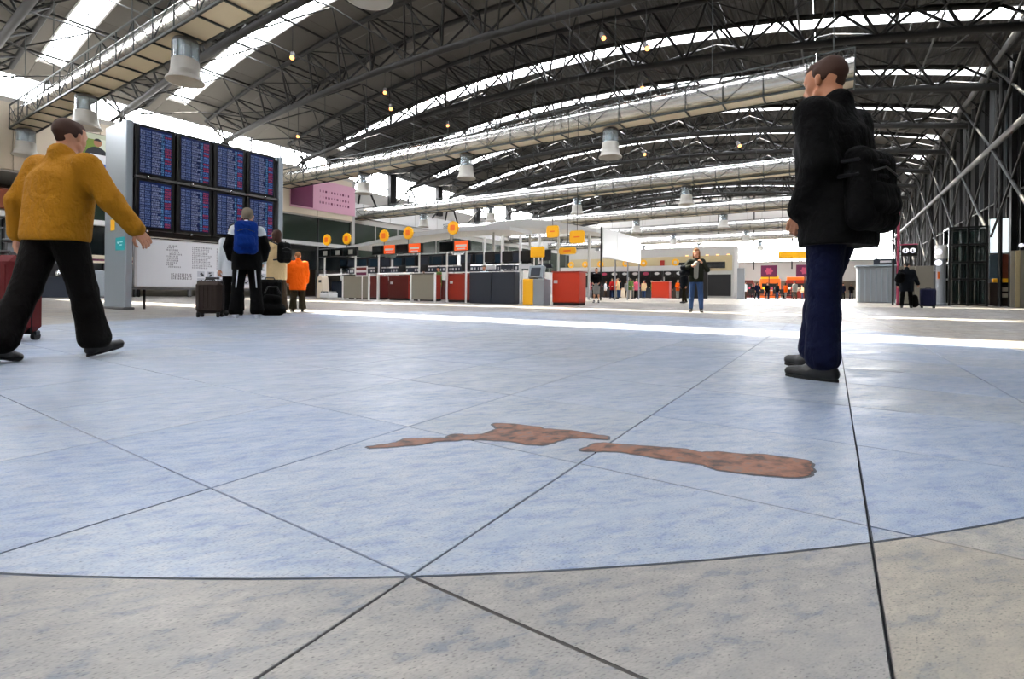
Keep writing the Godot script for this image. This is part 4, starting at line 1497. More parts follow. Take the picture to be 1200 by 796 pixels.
	for px in [-0.14, 0.14]:
		part(ps, "disc", extrude(disc_outline(0.125, 24), 0.03), M.lit_sign, Transform3D(Basis(), Vector3(px, 2.75, 0.065)))
		box(ps, "figure", Vector3(px, 2.71, 0.085), Vector3(0.06, 0.11, 0.01), M.black)
		part(ps, "figure_head", extrude(disc_outline(0.03, 12), 0.012), M.black, Transform3D(Basis(), Vector3(px, 2.8, 0.085)))
	rod(ps, "mast", Vector3(-0.42, 0, -0.1), Vector3(-0.42, 5.5, -0.1), 0.06, M.cloth_pink)
	rod(ps, "mast", Vector3(-0.62, 0, -0.1), Vector3(-0.62, 5.5, -0.1), 0.05, M.steel)
	rod(ps, "arm", Vector3(-0.42, 2.75, -0.05), Vector3(0, 2.75, -0.05), 0.03, M.steel)
	# grey booth
	var bo = thing("booth", "grey corrugated booth with a small dark sign on its roof", "booth", Vector3(2.45, 0, -41.5))
	box(bo, "body", Vector3(0, 1.2, 0), Vector3(2.1, 2.4, 1.6), M.grey, 0.04)
	for i4 in 7:
		box(bo, "rib", Vector3(-0.9 + i4 * 0.3, 1.15, 0.82), Vector3(0.07, 2.2, 0.05), M.pylon, 0.01)
	box(bo, "roof", Vector3(0, 2.45, 0), Vector3(2.3, 0.12, 1.8), M.pylon, 0.03)
	box(bo, "sign", Vector3(0.45, 2.72, 0.7), Vector3(1.2, 0.4, 0.1), M.navy, 0.02)
	box(bo, "sign_print", Vector3(0.5, 2.72, 0.76), Vector3(0.6, 0.14, 0.02), M.white)
	# lit advertisement box over a coloured poster
	var ad = thing("light_box", "bright white light box above a colourful poster wall", "light box", Vector3(6.98, 0, -33.6))
	box(ad, "housing", Vector3(0, 3.5, -0.1), Vector3(0.84, 1.75, 0.2), M.steel_light, 0.02)
	box(ad, "lit_face", Vector3(0, 3.5, 0.01), Vector3(0.78, 1.68, 0.03), M.lit_panel)
	var lamp = AreaLight3D.new()
	lamp.name = "light_box_glow"
	add_child(lamp)
	lamp.area_size = Vector2(0.78, 1.68)
	lamp.light_energy = 1.2
	lamp.position = Vector3(6.98, 3.5, -33.53)
	lamp.rotation.y = PI
	lamp.shadow_enabled = true
	box(ad, "poster_purple", Vector3(-0.2, 1.98, 0), Vector3(0.44, 1.2, 0.06), M.glass_mist)
	box(ad, "poster_rust", Vector3(0.24, 1.98, 0), Vector3(0.4, 1.2, 0.06), M.rust)
	box(ad, "yellow_shelf", Vector3(0.05, 1.28, 0.1), Vector3(0.74, 0.2, 0.3), M.yellow, 0.02)
	box(ad, "dark_cabinet", Vector3(0, 0.6, 0), Vector3(0.84, 1.14, 0.3), M.case_brown, 0.02)
	for y in [0.55, 0.85]:
		box(ad, "cream_drawer", Vector3(0.12, y, 0.16), Vector3(0.4, 0.2, 0.03), M.cream, 0.01)
	var pl = thing("steel_pillar", "broad black steel pillar between poster wall and tan panel", "pillar", Vector3(7.22, 0, -32.6))
	for px in [-0.12, 0.12]:
		box(pl, "flange", Vector3(px, 6.0, 0), Vector3(0.05, 12.0, 0.4), M.black)
	box(pl, "web", Vector3(0, 6.0, 0), Vector3(0.24, 12.0, 0.06), M.black)
	box(pl, "lamp", Vector3(0.2, 2.9, 0.2), Vector3(0.18, 0.18, 0.18), M.lit_sign, 0.05)
	var tp = thing("tan_panel", "tan corrugated panel standing at the edge of the glazed wall", "panel", Vector3(7.2, 0, -31.4))
	for i5 in 4:
		box(tp, "board", Vector3(-0.28 + i5 * 0.16, 1.3, 0.02 * (i5 % 2)), Vector3(0.155, 2.6, 0.06), M.beige if i5 % 2 else M.taupe, 0.01)


# ---------------------------------------------------------------- little warm spotlights in the roof

func build_spotlights():
	var spots = [[-20.8, 11.2, 13.45, "where the cream roof panel meets the first skylight"], [-22.1, 12.2, 20.2, "high on the long bottom chord"], [-21.7, 11.2, 20.3, "just under another on the bottom chord"], [-23.1, 12.4, 27.0, "over the long duct gantry"],
		[-8.5, 11.7, 20.2, "above the middle of the second duct"], [-6.6, 10.8, 20.3, "sparkling brightest above the second duct"], [-9.0, 12.0, 26.9, "between two trusses in mid hall"], [-30.5, 11.0, 20.2, "above the departure board's far pylon"], [-28.2, 10.3, 27.0, "over the pink banner"],
		[-11.0, 10.2, 33.6, "below the fifth truss"], [-5.0, 9.9, 33.7, "beyond the second duct, towards the glazing"]]
	var n = 0
	for s in spots:
		var t = thing("spotlight", "small warm spotlight %s" % s[3], "spotlight", Vector3(s[0], s[1], -s[2]), 0.0, "warm roof spotlights")
		var aim = Vector3(0.45, -0.8, 0.4).normalized()
		var top = Vector3(0, minf(chord_y(s[0]), roof_y(s[0]) - 0.5) - s[1], 0)
		rod(t, "stem", top, Vector3.ZERO, 0.015, M.steel)
		rod(t, "barrel", Vector3.ZERO - aim * 0.2, aim * 0.16, 0.1, M.steel_light, true)
		rod(t, "lens", aim * 0.15, aim * 0.2, 0.095, M.spot_warm, true)
		var lamp = SpotLight3D.new()
		lamp.name = "spotlight_beam"
		t.add_child(lamp, true)
		lamp.position = aim * 0.24
		lamp.light_color = Color(1.0, 0.72, 0.45)
		lamp.light_energy = 3.0
		lamp.spot_angle = 22.0
		lamp.spot_range = 60.0
		lamp.spot_attenuation = 2.0
		lamp.light_size = 0.09
		lamp.shadow_enabled = true
		lamp.look_at_from_position(t.position + aim * 0.24, t.position + aim * 2.0, Vector3.UP)
		n += 1


# ---------------------------------------------------------------- soft shapes: bones joined by a smooth minimum, meshed as surface nets

func soft(bones: Array, cell: float, k: float, cut_y := -1e6) -> ArrayMesh:
	# each bone: [a, b, radius at a, radius at b]
	var lo = Vector3(1e9, 1e9, 1e9)
	var hi = -lo
	for b in bones:
		var r = maxf(b[2], b[3])
		for p in [b[0], b[1]]:
			lo = lo.min(p - Vector3.ONE * r)
			hi = hi.max(p + Vector3.ONE * r)
	var pad = cell * 2.5 + k * 0.3
	lo -= Vector3.ONE * pad
	hi += Vector3.ONE * pad
	var nx = int((hi.x - lo.x) / cell) + 2
	var ny = int((hi.y - lo.y) / cell) + 2
	var nz = int((hi.z - lo.z) / cell) + 2
	var f = PackedFloat32Array()
	f.resize(nx * ny * nz)
	f.fill(1.0)
	for b in bones:
		var a: Vector3 = b[0]
		var ab: Vector3 = b[1] - b[0]
		var ra: float = b[2]
		var dr: float = b[3] - b[2]
		var ll: float = maxf(ab.length_squared(), 1e-9)
		var reach: float = maxf(b[2], b[3]) + k + cell * 2.0
		var l2: Vector3 = (Vector3(b[0]).min(b[1]) - Vector3.ONE * reach - lo) / cell
		var h2: Vector3 = (Vector3(b[0]).max(b[1]) + Vector3.ONE * reach - lo) / cell
		var x0 = maxi(0, int(l2.x))
		var x1 = mini(nx - 1, int(h2.x) + 1)
		var z0 = maxi(0, int(l2.z))
		var z1 = mini(nz - 1, int(h2.z) + 1)
		for y in range(maxi(0, int(l2.y)), mini(ny - 1, int(h2.y) + 1) + 1):
			for z in range(z0, z1 + 1):
				var at = (y * nz + z) * nx
				var p = Vector3(lo.x + x0 * cell, lo.y + y * cell, lo.z + z * cell) - a
				for x in range(x0, x1 + 1):
					var t = clampf(p.dot(ab) / ll, 0.0, 1.0)
					var d = (p - ab * t).length() - ra - dr * t
					p.x += cell
					var e = f[at + x]
					var h = k - absf(d - e)
					if h > 0.0:
						f[at + x] = minf(d, e) - h * h * 0.25 / k
					elif d < e:
						f[at + x] = d
	var ids = PackedInt32Array()
	ids.resize(nx * ny * nz)
	ids.fill(-1)
	var verts = PackedVector3Array()
	var idx = PackedInt32Array()
	var sy = nx * nz
	var offs = [0, 1, nx, nx + 1, sy, sy + 1, sy + nx, sy + nx + 1]
	var corners = [Vector3(0, 0, 0), Vector3(1, 0, 0), Vector3(0, 0, 1), Vector3(1, 0, 1), Vector3(0, 1, 0), Vector3(1, 1, 0), Vector3(0, 1, 1), Vector3(1, 1, 1)]
	var edges = [0, 1, 2, 3, 4, 5, 6, 7, 0, 2, 1, 3, 4, 6, 5, 7, 0, 4, 1, 5, 2, 6, 3, 7]
	var far = cell * 2.0
	for y in ny - 1:
		for z in nz - 1:
			var row = (y * nz + z) * nx
			for x in nx - 1:
				var c = row + x
				var v0 = f[c]
				if v0 > far or v0 < -far:
					continue
				var inside = v0 < 0.0
				var mixed = false
				for o in 7:
					if (f[c + offs[o + 1]] < 0.0) != inside:
						mixed = true
						break
				if not mixed:
					continue
				var sum = Vector3.ZERO
				var count = 0
				for e in 12:
					var i = edges[e * 2]
					var j = edges[e * 2 + 1]
					var va = f[c + offs[i]]
					var vb = f[c + offs[j]]
					if (va < 0.0) != (vb < 0.0):
						sum += corners[i].lerp(corners[j], va / (va - vb))
						count += 1
				ids[c] = verts.size()
				verts.append(lo + (Vector3(x, y, z) + sum / count) * cell)
				if y > 0 and z > 0 and x > 0:
					# the three edges that start at this corner
					if inside != (f[c + 1] < 0.0):
						net_quad(idx, ids[c], ids[c - nx], ids[c - nx - sy], ids[c - sy], inside)
					if inside != (f[c + nx] < 0.0):
						net_quad(idx, ids[c], ids[c - sy], ids[c - sy - 1], ids[c - 1], inside)
					if inside != (f[c + sy] < 0.0):
						net_quad(idx, ids[c], ids[c - 1], ids[c - 1 - nx], ids[c - nx], inside)
	for i in verts.size():
		if verts[i].y < cut_y:
			verts[i].y = cut_y
	var normals = PackedVector3Array()
	normals.resize(verts.size())
	for i in range(0, idx.size(), 3):
		var n = (verts[idx[i + 2]] - verts[idx[i]]).cross(verts[idx[i + 1]] - verts[idx[i]])
		for q in 3:
			normals[idx[i + q]] += n
	for i in normals.size():
		normals[i] = normals[i].normalized()
	var arrays = []
	arrays.resize(Mesh.ARRAY_MAX)
	arrays[Mesh.ARRAY_VERTEX] = verts
	arrays[Mesh.ARRAY_NORMAL] = normals
	arrays[Mesh.ARRAY_INDEX] = idx
	var m = ArrayMesh.new()
	m.add_surface_from_arrays(Mesh.PRIMITIVE_TRIANGLES, arrays)
	return m


func net_quad(idx: PackedInt32Array, a: int, b: int, c: int, d: int, inside: bool):
	if a < 0 or b < 0 or c < 0 or d < 0:
		return
	for t in ([a, c, b, a, d, c] if inside else [a, b, c, a, c, d]):
		idx.append(t)


# ---------------------------------------------------------------- people

func joints(p: Dictionary) -> Dictionary:
	# a figure facing -z with its feet on y = 0. Legs: [swing forward, knee bend, sideways]; arms: [upper direction, forearm direction]
	var s: float = p.h / 1.75
	var j = {"s": s}
	var lean: float = p.get("lean", 0.0)
	var up = Vector3(0, cos(lean), -sin(lean))
	var wide: float = p.get("wide", 1.0)
	j.up = up
	var legs = {}
	var lowest = 1e9
	for side in ["l", "r"]:
		var g = p.legs[0 if side == "l" else 1]
		var sx = -1.0 if side == "l" else 1.0
		var hip = Vector3(sx * 0.092 * s, 0, 0)
		var knee = hip + Vector3(sx * sin(g[2]), -cos(g[0]), -sin(g[0])).normalized() * 0.435 * s
		var a2: float = g[0] - g[1]
		var ankle = knee + Vector3(sx * sin(g[2]) * 0.8, -cos(a2), -sin(a2)).normalized() * 0.405 * s
		var pitch: float = g[3] if g.size() > 3 else 0.0       # toe down is positive
		var heel_y = ankle.y - 0.085 * s * cos(pitch) + 0.07 * s * sin(pitch)
		var toe_y = ankle.y - 0.085 * s * cos(pitch) - 0.17 * s * sin(pitch)
		lowest = minf(lowest, minf(heel_y, toe_y))
		legs[side] = [hip, knee, ankle, pitch]
	var lift = Vector3(0, -lowest, 0)
	var pelvis = lift
	for side in legs:
		for i in 3:
			legs[side][i] += lift
		j["hip_" + side] = legs[side][0]
		j["knee_" + side] = legs[side][1]
		j["ankle_" + side] = legs[side][2]
		j["pitch_" + side] = legs[side][3]
	j.pelvis = pelvis
	j.waist = pelvis + up * 0.16 * s
	j.chest = pelvis + up * 0.34 * s
	j.neck = pelvis + up * 0.555 * s + Vector3(0, 0, -0.005)
	j.head = pelvis + up * 0.60 * s + Vector3(0, 0.02 * s, -0.025 * s)
	for side in ["l", "r"]:
		var sx = -1.0 if side == "l" else 1.0
		var arm = p.arms[0 if side == "l" else 1]
		var sh = pelvis + up * 0.495 * s + Vector3(sx * 0.182 * s * wide, 0, 0)
		j["shoulder_" + side] = sh
		j["elbow_" + side] = sh + Vector3(arm[0]).normalized() * 0.29 * s
		j["wrist_" + side] = j["elbow_" + side] + Vector3(arm[1]).normalized() * 0.25 * s
	return j


func torso_bones(j: Dictionary, extra: float, hem: float, wide := 1.0) -> Array:
	var s: float = j.s
	var up: Vector3 = j.up
	var b = []
	var side = Vector3(0.055 * s * wide, 0, 0)
	b.append([j.pelvis + side * 1.4 - up * hem, j.chest + side * 1.4, (0.1 + extra) * s, (0.098 + extra) * s])
	b.append([j.pelvis - side * 1.4 - up * hem, j.chest - side * 1.4, (0.1 + extra) * s, (0.098 + extra) * s])
	b.append([j.pelvis - up * hem, j.chest, (0.105 + extra) * s, (0.11 + extra) * s])
	b.append([j.chest + up * 0.06 * s, j.neck - up * 0.05 * s, (0.105 + extra) * s, (0.05 + extra) * s])
	b.append([j.shoulder_l + Vector3(0.03 * s, -0.02 * s, 0), j.shoulder_r + Vector3(-0.03 * s, -0.02 * s, 0), (0.062 + extra * 0.8) * s, (0.062 + extra * 0.8) * s])
	return b


func arm_bones(j: Dictionary, extra: float, reach := 1.0) -> Array:
	var s: float = j.s
	var b = []
	for side in ["l", "r"]:
		var w: Vector3 = j["elbow_" + side].lerp(j["wrist_" + side], reach)
		b.append([j["shoulder_" + side], j["elbow_" + side], (0.05 + extra) * s, (0.039 + extra) * s])
		b.append([j["elbow_" + side], w, (0.038 + extra) * s, (0.026 + extra) * s])
	return b


func leg_bones(j: Dictionary, extra: float, reach := 1.0) -> Array:
	var s: float = j.s
	var b = []
	for side in ["l", "r"]:
		var e: Vector3 = j["knee_" + side].lerp(j["ankle_" + side], reach)
		b.append([j["hip_" + side], j["knee_" + side], (0.084 + extra) * s, (0.056 + extra) * s])
		b.append([j["knee_" + side], j["knee_" + side].lerp(j["ankle_" + side], 0.35), (0.055 + extra) * s, (0.056 + extra) * s])
		b.append([j["knee_" + side].lerp(j["ankle_" + side], 0.35), e, (0.055 + extra) * s, (0.034 + extra * 2.4) * s])
	b.append([j.hip_l, j.hip_r, (0.094 + extra * 0.5) * s, (0.094 + extra * 0.5) * s])
	b.append([j.pelvis, j.waist, (0.1 + extra * 0.5) * s, (0.085 + extra * 0.4) * s])
	return b


func head_mesh() -> ArrayMesh:
	if not cache.has("head"):
		var b = [[Vector3(0, 0.145, 0.022), Vector3(0, 0.14, -0.03), 0.078, 0.074], [Vector3(0, 0.10, 0.03), Vector3(0, 0.10, -0.04), 0.064, 0.06],
			[Vector3(0, 0.075, -0.045), Vector3(0, 0.03, -0.066), 0.05, 0.027], [Vector3(-0.04, 0.04, -0.02), Vector3(-0.014, 0.026, -0.062), 0.028, 0.024], [Vector3(0.04, 0.04, -0.02), Vector3(0.014, 0.026, -0.062), 0.028, 0.024],
			[Vector3(-0.036, 0.078, -0.062), Vector3(-0.03, 0.06, -0.06), 0.026, 0.022], [Vector3(0.036, 0.078, -0.062), Vector3(0.03, 0.06, -0.06), 0.026, 0.022],
			[Vector3(0, 0.112, -0.098), Vector3(0, 0.078, -0.116), 0.009, 0.013], [Vector3(-0.012, 0.074, -0.1), Vector3(0.012, 0.074, -0.1), 0.01, 0.01],
			[Vector3(-0.042, 0.124, -0.082), Vector3(0.042, 0.124, -0.082), 0.013, 0.013],
			[Vector3(-0.016, 0.052, -0.097), Vector3(0.016, 0.052, -0.097), 0.007, 0.007], [Vector3(-0.014, 0.042, -0.095), Vector3(0.014, 0.042, -0.095), 0.008, 0.008],
			[Vector3(-0.077, 0.112, 0.004), Vector3(-0.076, 0.078, -0.004), 0.016, 0.011], [Vector3(0.077, 0.112, 0.004), Vector3(0.076, 0.078, -0.004), 0.016, 0.011],
			[Vector3(0, 0.06, 0.018), Vector3(0, -0.07, 0.03), 0.055, 0.06]]
		cache.head = soft(b, 0.006, 0.018)
	return cache.head


func hand_mesh(side: float, curl: float) -> ArrayMesh:
	# wrist at the origin, fingers along -y, palm facing -z, thumb on the side given
	var key = "hand%.0f%.2f" % [side, curl]
	if cache.has(key):
		return cache[key]
	var b = []
	b.append([Vector3(0, 0.015, 0), Vector3(0, -0.02, 0), 0.024, 0.024])
	for i in 4:
		b.append([Vector3((i - 1.5) * 0.013, -0.015, 0), Vector3((i - 1.5) * 0.0205, -0.085, 0), 0.017, 0.0125])
	var lengths = [0.068, 0.078, 0.073, 0.056]
	for i in 4:
		var n = i if side > 0.0 else 3 - i
		var at = Vector3((i - 1.5) * 0.0215, -0.088, 0)
		var a = 0.15 + curl * 0.4
		for q in 3:
			var l = lengths[3 - n if false else n] * [0.45, 0.31, 0.24][q]
			var to = at + Vector3(0, -cos(a), -sin(a)) * l
			b.append([at, to, 0.0092 - q * 0.0006, 0.0086 - q * 0.0007])
			at = to
			a += curl * [0.85, 0.75, 0.5][q] + 0.12
	# thumb leaves the side of the palm near its base
	var root = Vector3(-side * 0.026, -0.03, -0.008)
	var m = root + Vector3(-side * 0.028, -0.028, -0.014)
	var m2 = m + Vector3(-side * 0.008, -0.028, -0.012)
	b.append([root, m, 0.014, 0.0105])
	b.append([m, m2, 0.0105, 0.0095])
	b.append([m2, m2 + Vector3(side * 0.004, -0.022, -0.008), 0.0095, 0.008])
	cache[key] = soft(b, 0.0045, 0.006)
	return cache[key]


func person(label: String, p: Dictionary, at: Vector3, turn: float, group := "", mini := false):
	var o = thing("person", label, "person", at, turn, group)
	var j = joints(p)
	var s: float = j.s
	var cell: float = p.get("cell", 0.016)
	var wide: float = p.get("wide", 1.0)
	var skin: Material = M[p.get("skin", "skin")]
	# body: one skin, with head and hands on finer grids
	var bones = torso_bones(j, -0.012, -0.02) + arm_bones(j, 0.0) + leg_bones(j, -0.013)
	bones.append([j.neck - j.up * 0.02 * s, j.head, 0.056 * s, 0.052 * s])
	for side in ["l", "r"]:
		var toe = Vector3(0, -0.05, -0.14) * s
		bones.append([j["ankle_" + side], j["ankle_" + side] + toe.rotated(Vector3.UP, 0.14 if side == "l" else -0.14).rotated(Vector3.RIGHT, -j["pitch_" + side]), 0.025 * s, 0.018 * s])
	var head_basis = Basis(Vector3.UP, p.get("look", 0.0)) * Basis(Vector3.RIGHT, -p.get("nod", 0.0) - p.get("lean", 0.0) * 0.3) * Basis.from_scale(Vector3.ONE * s)
	var head_at = Transform3D(head_basis, j.head)
	var st = start()
	if mini:
		bones.append([j.head + Vector3(0, 0.13, 0.01) * s, j.head + Vector3(0, 0.11, -0.03) * s, 0.082 * s, 0.07 * s])
		bones.append([j.head + Vector3(0, 0.06, -0.05) * s, j.head + Vector3(0, 0.05, -0.06) * s, 0.045 * s, 0.04 * s])
		for side in ["l", "r"]:
			var d = (j["wrist_" + side] - j["elbow_" + side]).normalized()
			bones.append([j["wrist_" + side], j["wrist_" + side] + d * 0.14 * s, 0.036 * s, 0.03 * s])
		st.append_from(soft(bones, cell, 0.05), 0, Transform3D())
	else:
		st.append_from(soft(bones, cell, 0.05), 0, Transform3D())
		st.append_from(head_mesh(), 0, head_at)
		for side in ["l", "r"]:
			var sx = -1.0 if side == "l" else 1.0
			var d = (j["wrist_" + side] - j["elbow_" + side]).normalized()
			var inward = Vector3(-sx, 0, -0.25)
			if p.has("palm"):
				inward = p.palm
			var y = -d
			var z = -(inward - y * inward.dot(y)).normalized()
			var hb = Basis(y.cross(z), y, z) * Basis.from_scale(Vector3.ONE * s)
			st.append_from(hand_mesh(sx, p.get("curl", 0.45)), 0, Transform3D(hb, j["wrist_" + side]))
	part(o, "body", st.commit(), skin)
	# clothes
	var ex: float = p.get("bulk", 0.022)
	var top_mat: Material = M[p.top]
	var hem: float = p.get("hem", 0.06) * s
	var jb = torso_bones(j, ex, hem + 0.07, wide) + arm_bones(j, ex * 0.85, 0.97)
	jb.append([j.neck - j.up * 0.05 * s, j.neck - j.up * 0.005 * s, 0.074 * s, 0.066 * s])
	if p.get("collar", 0.0) > 0.0:
		jb.append([j.neck - j.up * 0.03 * s + Vector3(0, 0, 0.02), j.neck + j.up * p.collar * s + Vector3(0, 0, 0.035), 0.08 * s, 0.075 * s])
	var jacket = part(o, p.get("top_name", "jacket"), soft(jb, cell, 0.035, j.pelvis.y - hem - 0.11), top_mat)
	var tb = leg_bones(j, p.get("leg_bulk", 0.014), 0.9)
	if p.get("skirt", 0.0) > 0.0:
		tb = [[j.waist, j.pelvis, 0.11 * s, 0.145 * s], [j.pelvis + Vector3(-0.05, 0, 0) * s, j.pelvis + Vector3(-0.05, -0.42, 0) * s, 0.13 * s, 0.12 * s], [j.pelvis + Vector3(0.05, 0, 0) * s, j.pelvis + Vector3(0.05, -0.42, 0) * s, 0.13 * s, 0.12 * s]]
	part(o, "skirt" if p.get("skirt", 0.0) > 0.0 else "trousers", soft(tb, cell, 0.03, 0.42 * s if p.get("skirt", 0.0) > 0.0 else 0.065), M[p.bottom])
	# shoes: sole and upper, pitched with the foot
	for side in ["l", "r"]:
		var xf = Transform3D(Basis(Vector3.RIGHT, -j["pitch_" + side]) * Basis(Vector3.UP, (0.14 if side == "l" else -0.14)) * Basis.from_scale(Vector3.ONE * s), j["ankle_" + side])
		var shoe = part(o, "shoe", shoe_mesh(mini), M[p.get("shoes", "leather")], xf)
		if not mini:
			part(shoe, "sole", sole_mesh(), M[p.get("soles", "rubber")])
	hair(o, p, head_at, s, mini)
	if not mini:
		for sx in [-1.0, 1.0]:
			part(o, "eye", unit_ball(), M.eye, head_at * Transform3D(Basis.from_scale(Vector3(0.011, 0.008, 0.008)), Vector3(sx * 0.031, 0.103, -0.083)))
		part(o, "lips", unit_ball(), M.lips, head_at * Transform3D(Basis.from_scale(Vector3(0.023, 0.008, 0.008)), Vector3(0, 0.047, -0.099)))
	o.set_meta("joints", j)
	return o


func unit_ball() -> Mesh:
	if not cache.has("ball"):
		var b = SphereMesh.new()
		b.radius = 1.0
		b.height = 2.0
		b.radial_segments = 16
		b.rings = 8
		cache.ball = b
	return cache.ball


func shoe_mesh(mini: bool) -> ArrayMesh:
	var key = "shoe%s" % mini
	if not cache.has(key):
		var b = [[Vector3(0, -0.045, 0.045), Vector3(0, -0.045, -0.06), 0.038, 0.04], [Vector3(0, -0.05, -0.06), Vector3(0.004, -0.056, -0.165), 0.041, 0.03], [Vector3(0, 0.0, 0.0), Vector3(0, -0.035, -0.04), 0.046, 0.045], [Vector3(0, -0.03, 0.03), Vector3(0, 0.01, 0.015), 0.04, 0.044]]
		var m = soft(b, 0.018 if mini else 0.008, 0.02)
		cache[key] = m
	return cache[key]


func sole_mesh() -> ArrayMesh:
	if not cache.has("sole"):
		var out = PackedVector2Array()
		for i in 32:
			var a = TAU * i / 32.0
			var z = 0.135 * sin(a) - 0.055
			var w = 0.044 if z < -0.06 else 0.037
			out.append(Vector2(cos(a) * w, z))
		cache.sole = slab(out, -0.088, -0.07, 0.003)
	return cache.sole


func hair(o, p: Dictionary, head_at: Transform3D, s: float, mini: bool):
	var style: String = p.get("hair_style", "short")
	var b = []
	if style == "short":
		b = [[Vector3(0, 0.158, 0.03), Vector3(0, 0.165, -0.035), 0.076, 0.066], [Vector3(0, 0.125, 0.046), Vector3(0, 0.085, 0.046), 0.068, 0.05], [Vector3(-0.055, 0.14, 0.0), Vector3(-0.055, 0.115, 0.015), 0.034, 0.03], [Vector3(0.055, 0.14, 0.0), Vector3(0.055, 0.115, 0.015), 0.034, 0.03]]
	elif style == "hat":
		b = [[Vector3(0, 0.165, 0.025), Vector3(0, 0.165, -0.04), 0.084, 0.076], [Vector3(0, 0.13, 0.035), Vector3(0, 0.12, 0.03), 0.083, 0.08], [Vector3(-0.03, 0.15, -0.1), Vector3(0.03, 0.15, -0.1), 0.022, 0.022]]
	else:
		b = [[Vector3(0, 0.16, 0.03), Vector3(0, 0.168, -0.03), 0.08, 0.068], [Vector3(0, 0.12, 0.05), Vector3(0, -0.04, 0.075), 0.075, 0.05], [Vector3(-0.062, 0.13, 0.005), Vector3(-0.075, -0.03, 0.02), 0.038, 0.026], [Vector3(0.062, 0.13, 0.005), Vector3(0.075, -0.03, 0.02), 0.038, 0.026]]
	var key = "hair%s%s" % [style, mini]
	if not cache.has(key):
		cache[key] = soft(b, 0.025 if mini else 0.009, 0.02)
	part(o, "cap" if style == "hat" else "hair", cache[key], M[p.get("hair", "hair_dark")], head_at)


func backpack(o, j: Dictionary, m: Material, size: Vector3, extra := 0.0, drop := 0.02):
	# a soft bag on the back with a front pocket, a top loop and two straps
	var s: float = j.s
	var up: Vector3 = j.up
	var back = up.cross(Vector3.LEFT).normalized()
	if back.z < 0.0:
		back = -back
	var c = j.chest + up * drop * s + back * (0.135 * s + size.z * 0.5 + extra)
	var xf = Transform3D(Basis(Vector3.RIGHT, up, back), c)
	var r = minf(size.z * 0.42, 0.09)
	var bones = []
	for sx in [-1.0, 1.0]:
		bones.append([Vector3(sx * (size.x * 0.5 - r), -size.y * 0.5 + r, 0), Vector3(sx * (size.x * 0.5 - r * 1.25), size.y * 0.5 - r, -0.01), r, r * 0.92])
	for t in 5:
		var y = lerpf(-size.y * 0.5 + r, size.y * 0.5 - r, t / 4.0)
		bones.append([Vector3(-size.x * 0.5 + r, y, 0), Vector3(size.x * 0.5 - r, y, 0), r, r])
	var bag = part(o, "backpack", soft(bones, 0.013, 0.03), m, xf)
	part(bag, "pocket", soft([[Vector3(-size.x * 0.22, -size.y * 0.2, 0), Vector3(size.x * 0.22, -size.y * 0.2, 0), r * 0.8, r * 0.8], [Vector3(-size.x * 0.2, -size.y * 0.05, 0), Vector3(size.x * 0.2, -size.y * 0.05, 0), r * 0.75, r * 0.75]], 0.012, 0.03), m, Transform3D(Basis(), Vector3(0, 0, size.z * 0.32)))
	part(bag, "zip", tube(PackedVector3Array([Vector3(-size.x * 0.36, size.y * 0.16, size.z * 0.46), Vector3(0, size.y * 0.24, size.z * 0.49), Vector3(size.x * 0.36, size.y * 0.16, size.z * 0.46)]), 0.006, 6), M.black)
	part(bag, "loop", tube(PackedVector3Array([Vector3(-0.05, size.y * 0.48, -0.02), Vector3(-0.03, size.y * 0.56, -0.02), Vector3(0.03, size.y * 0.56, -0.02), Vector3(0.05, size.y * 0.48, -0.02)]), 0.009, 6), M.black)
	for side in ["l", "r"]:
		var sx = -1.0 if side == "l" else 1.0
		var sh: Vector3 = j["shoulder_" + side]
		var inner = Vector3(-sx * 0.06 * s, 0, 0)
		var rr = 0.105 * s
		var pts = PackedVector3Array([c + up * size.y * 0.35 + Vector3(sx * 0.07, 0, 0) - back * size.z * 0.3, sh + inner + up * rr * 0.85 + back * 0.02, sh + inner + up * rr * 0.55 - back * rr * 0.85, j.chest + Vector3(sx * 0.11 * s, 0, 0) - back * 0.15 * s,
			j.waist + Vector3(sx * 0.17 * s, 0.03 * s, 0) - back * 0.03, c - up * size.y * 0.35 + Vector3(sx * 0.12, 0, 0) - back * size.z * 0.3])
		part(o, "strap", tube(pts, 0.018 * s, 8), M.black)


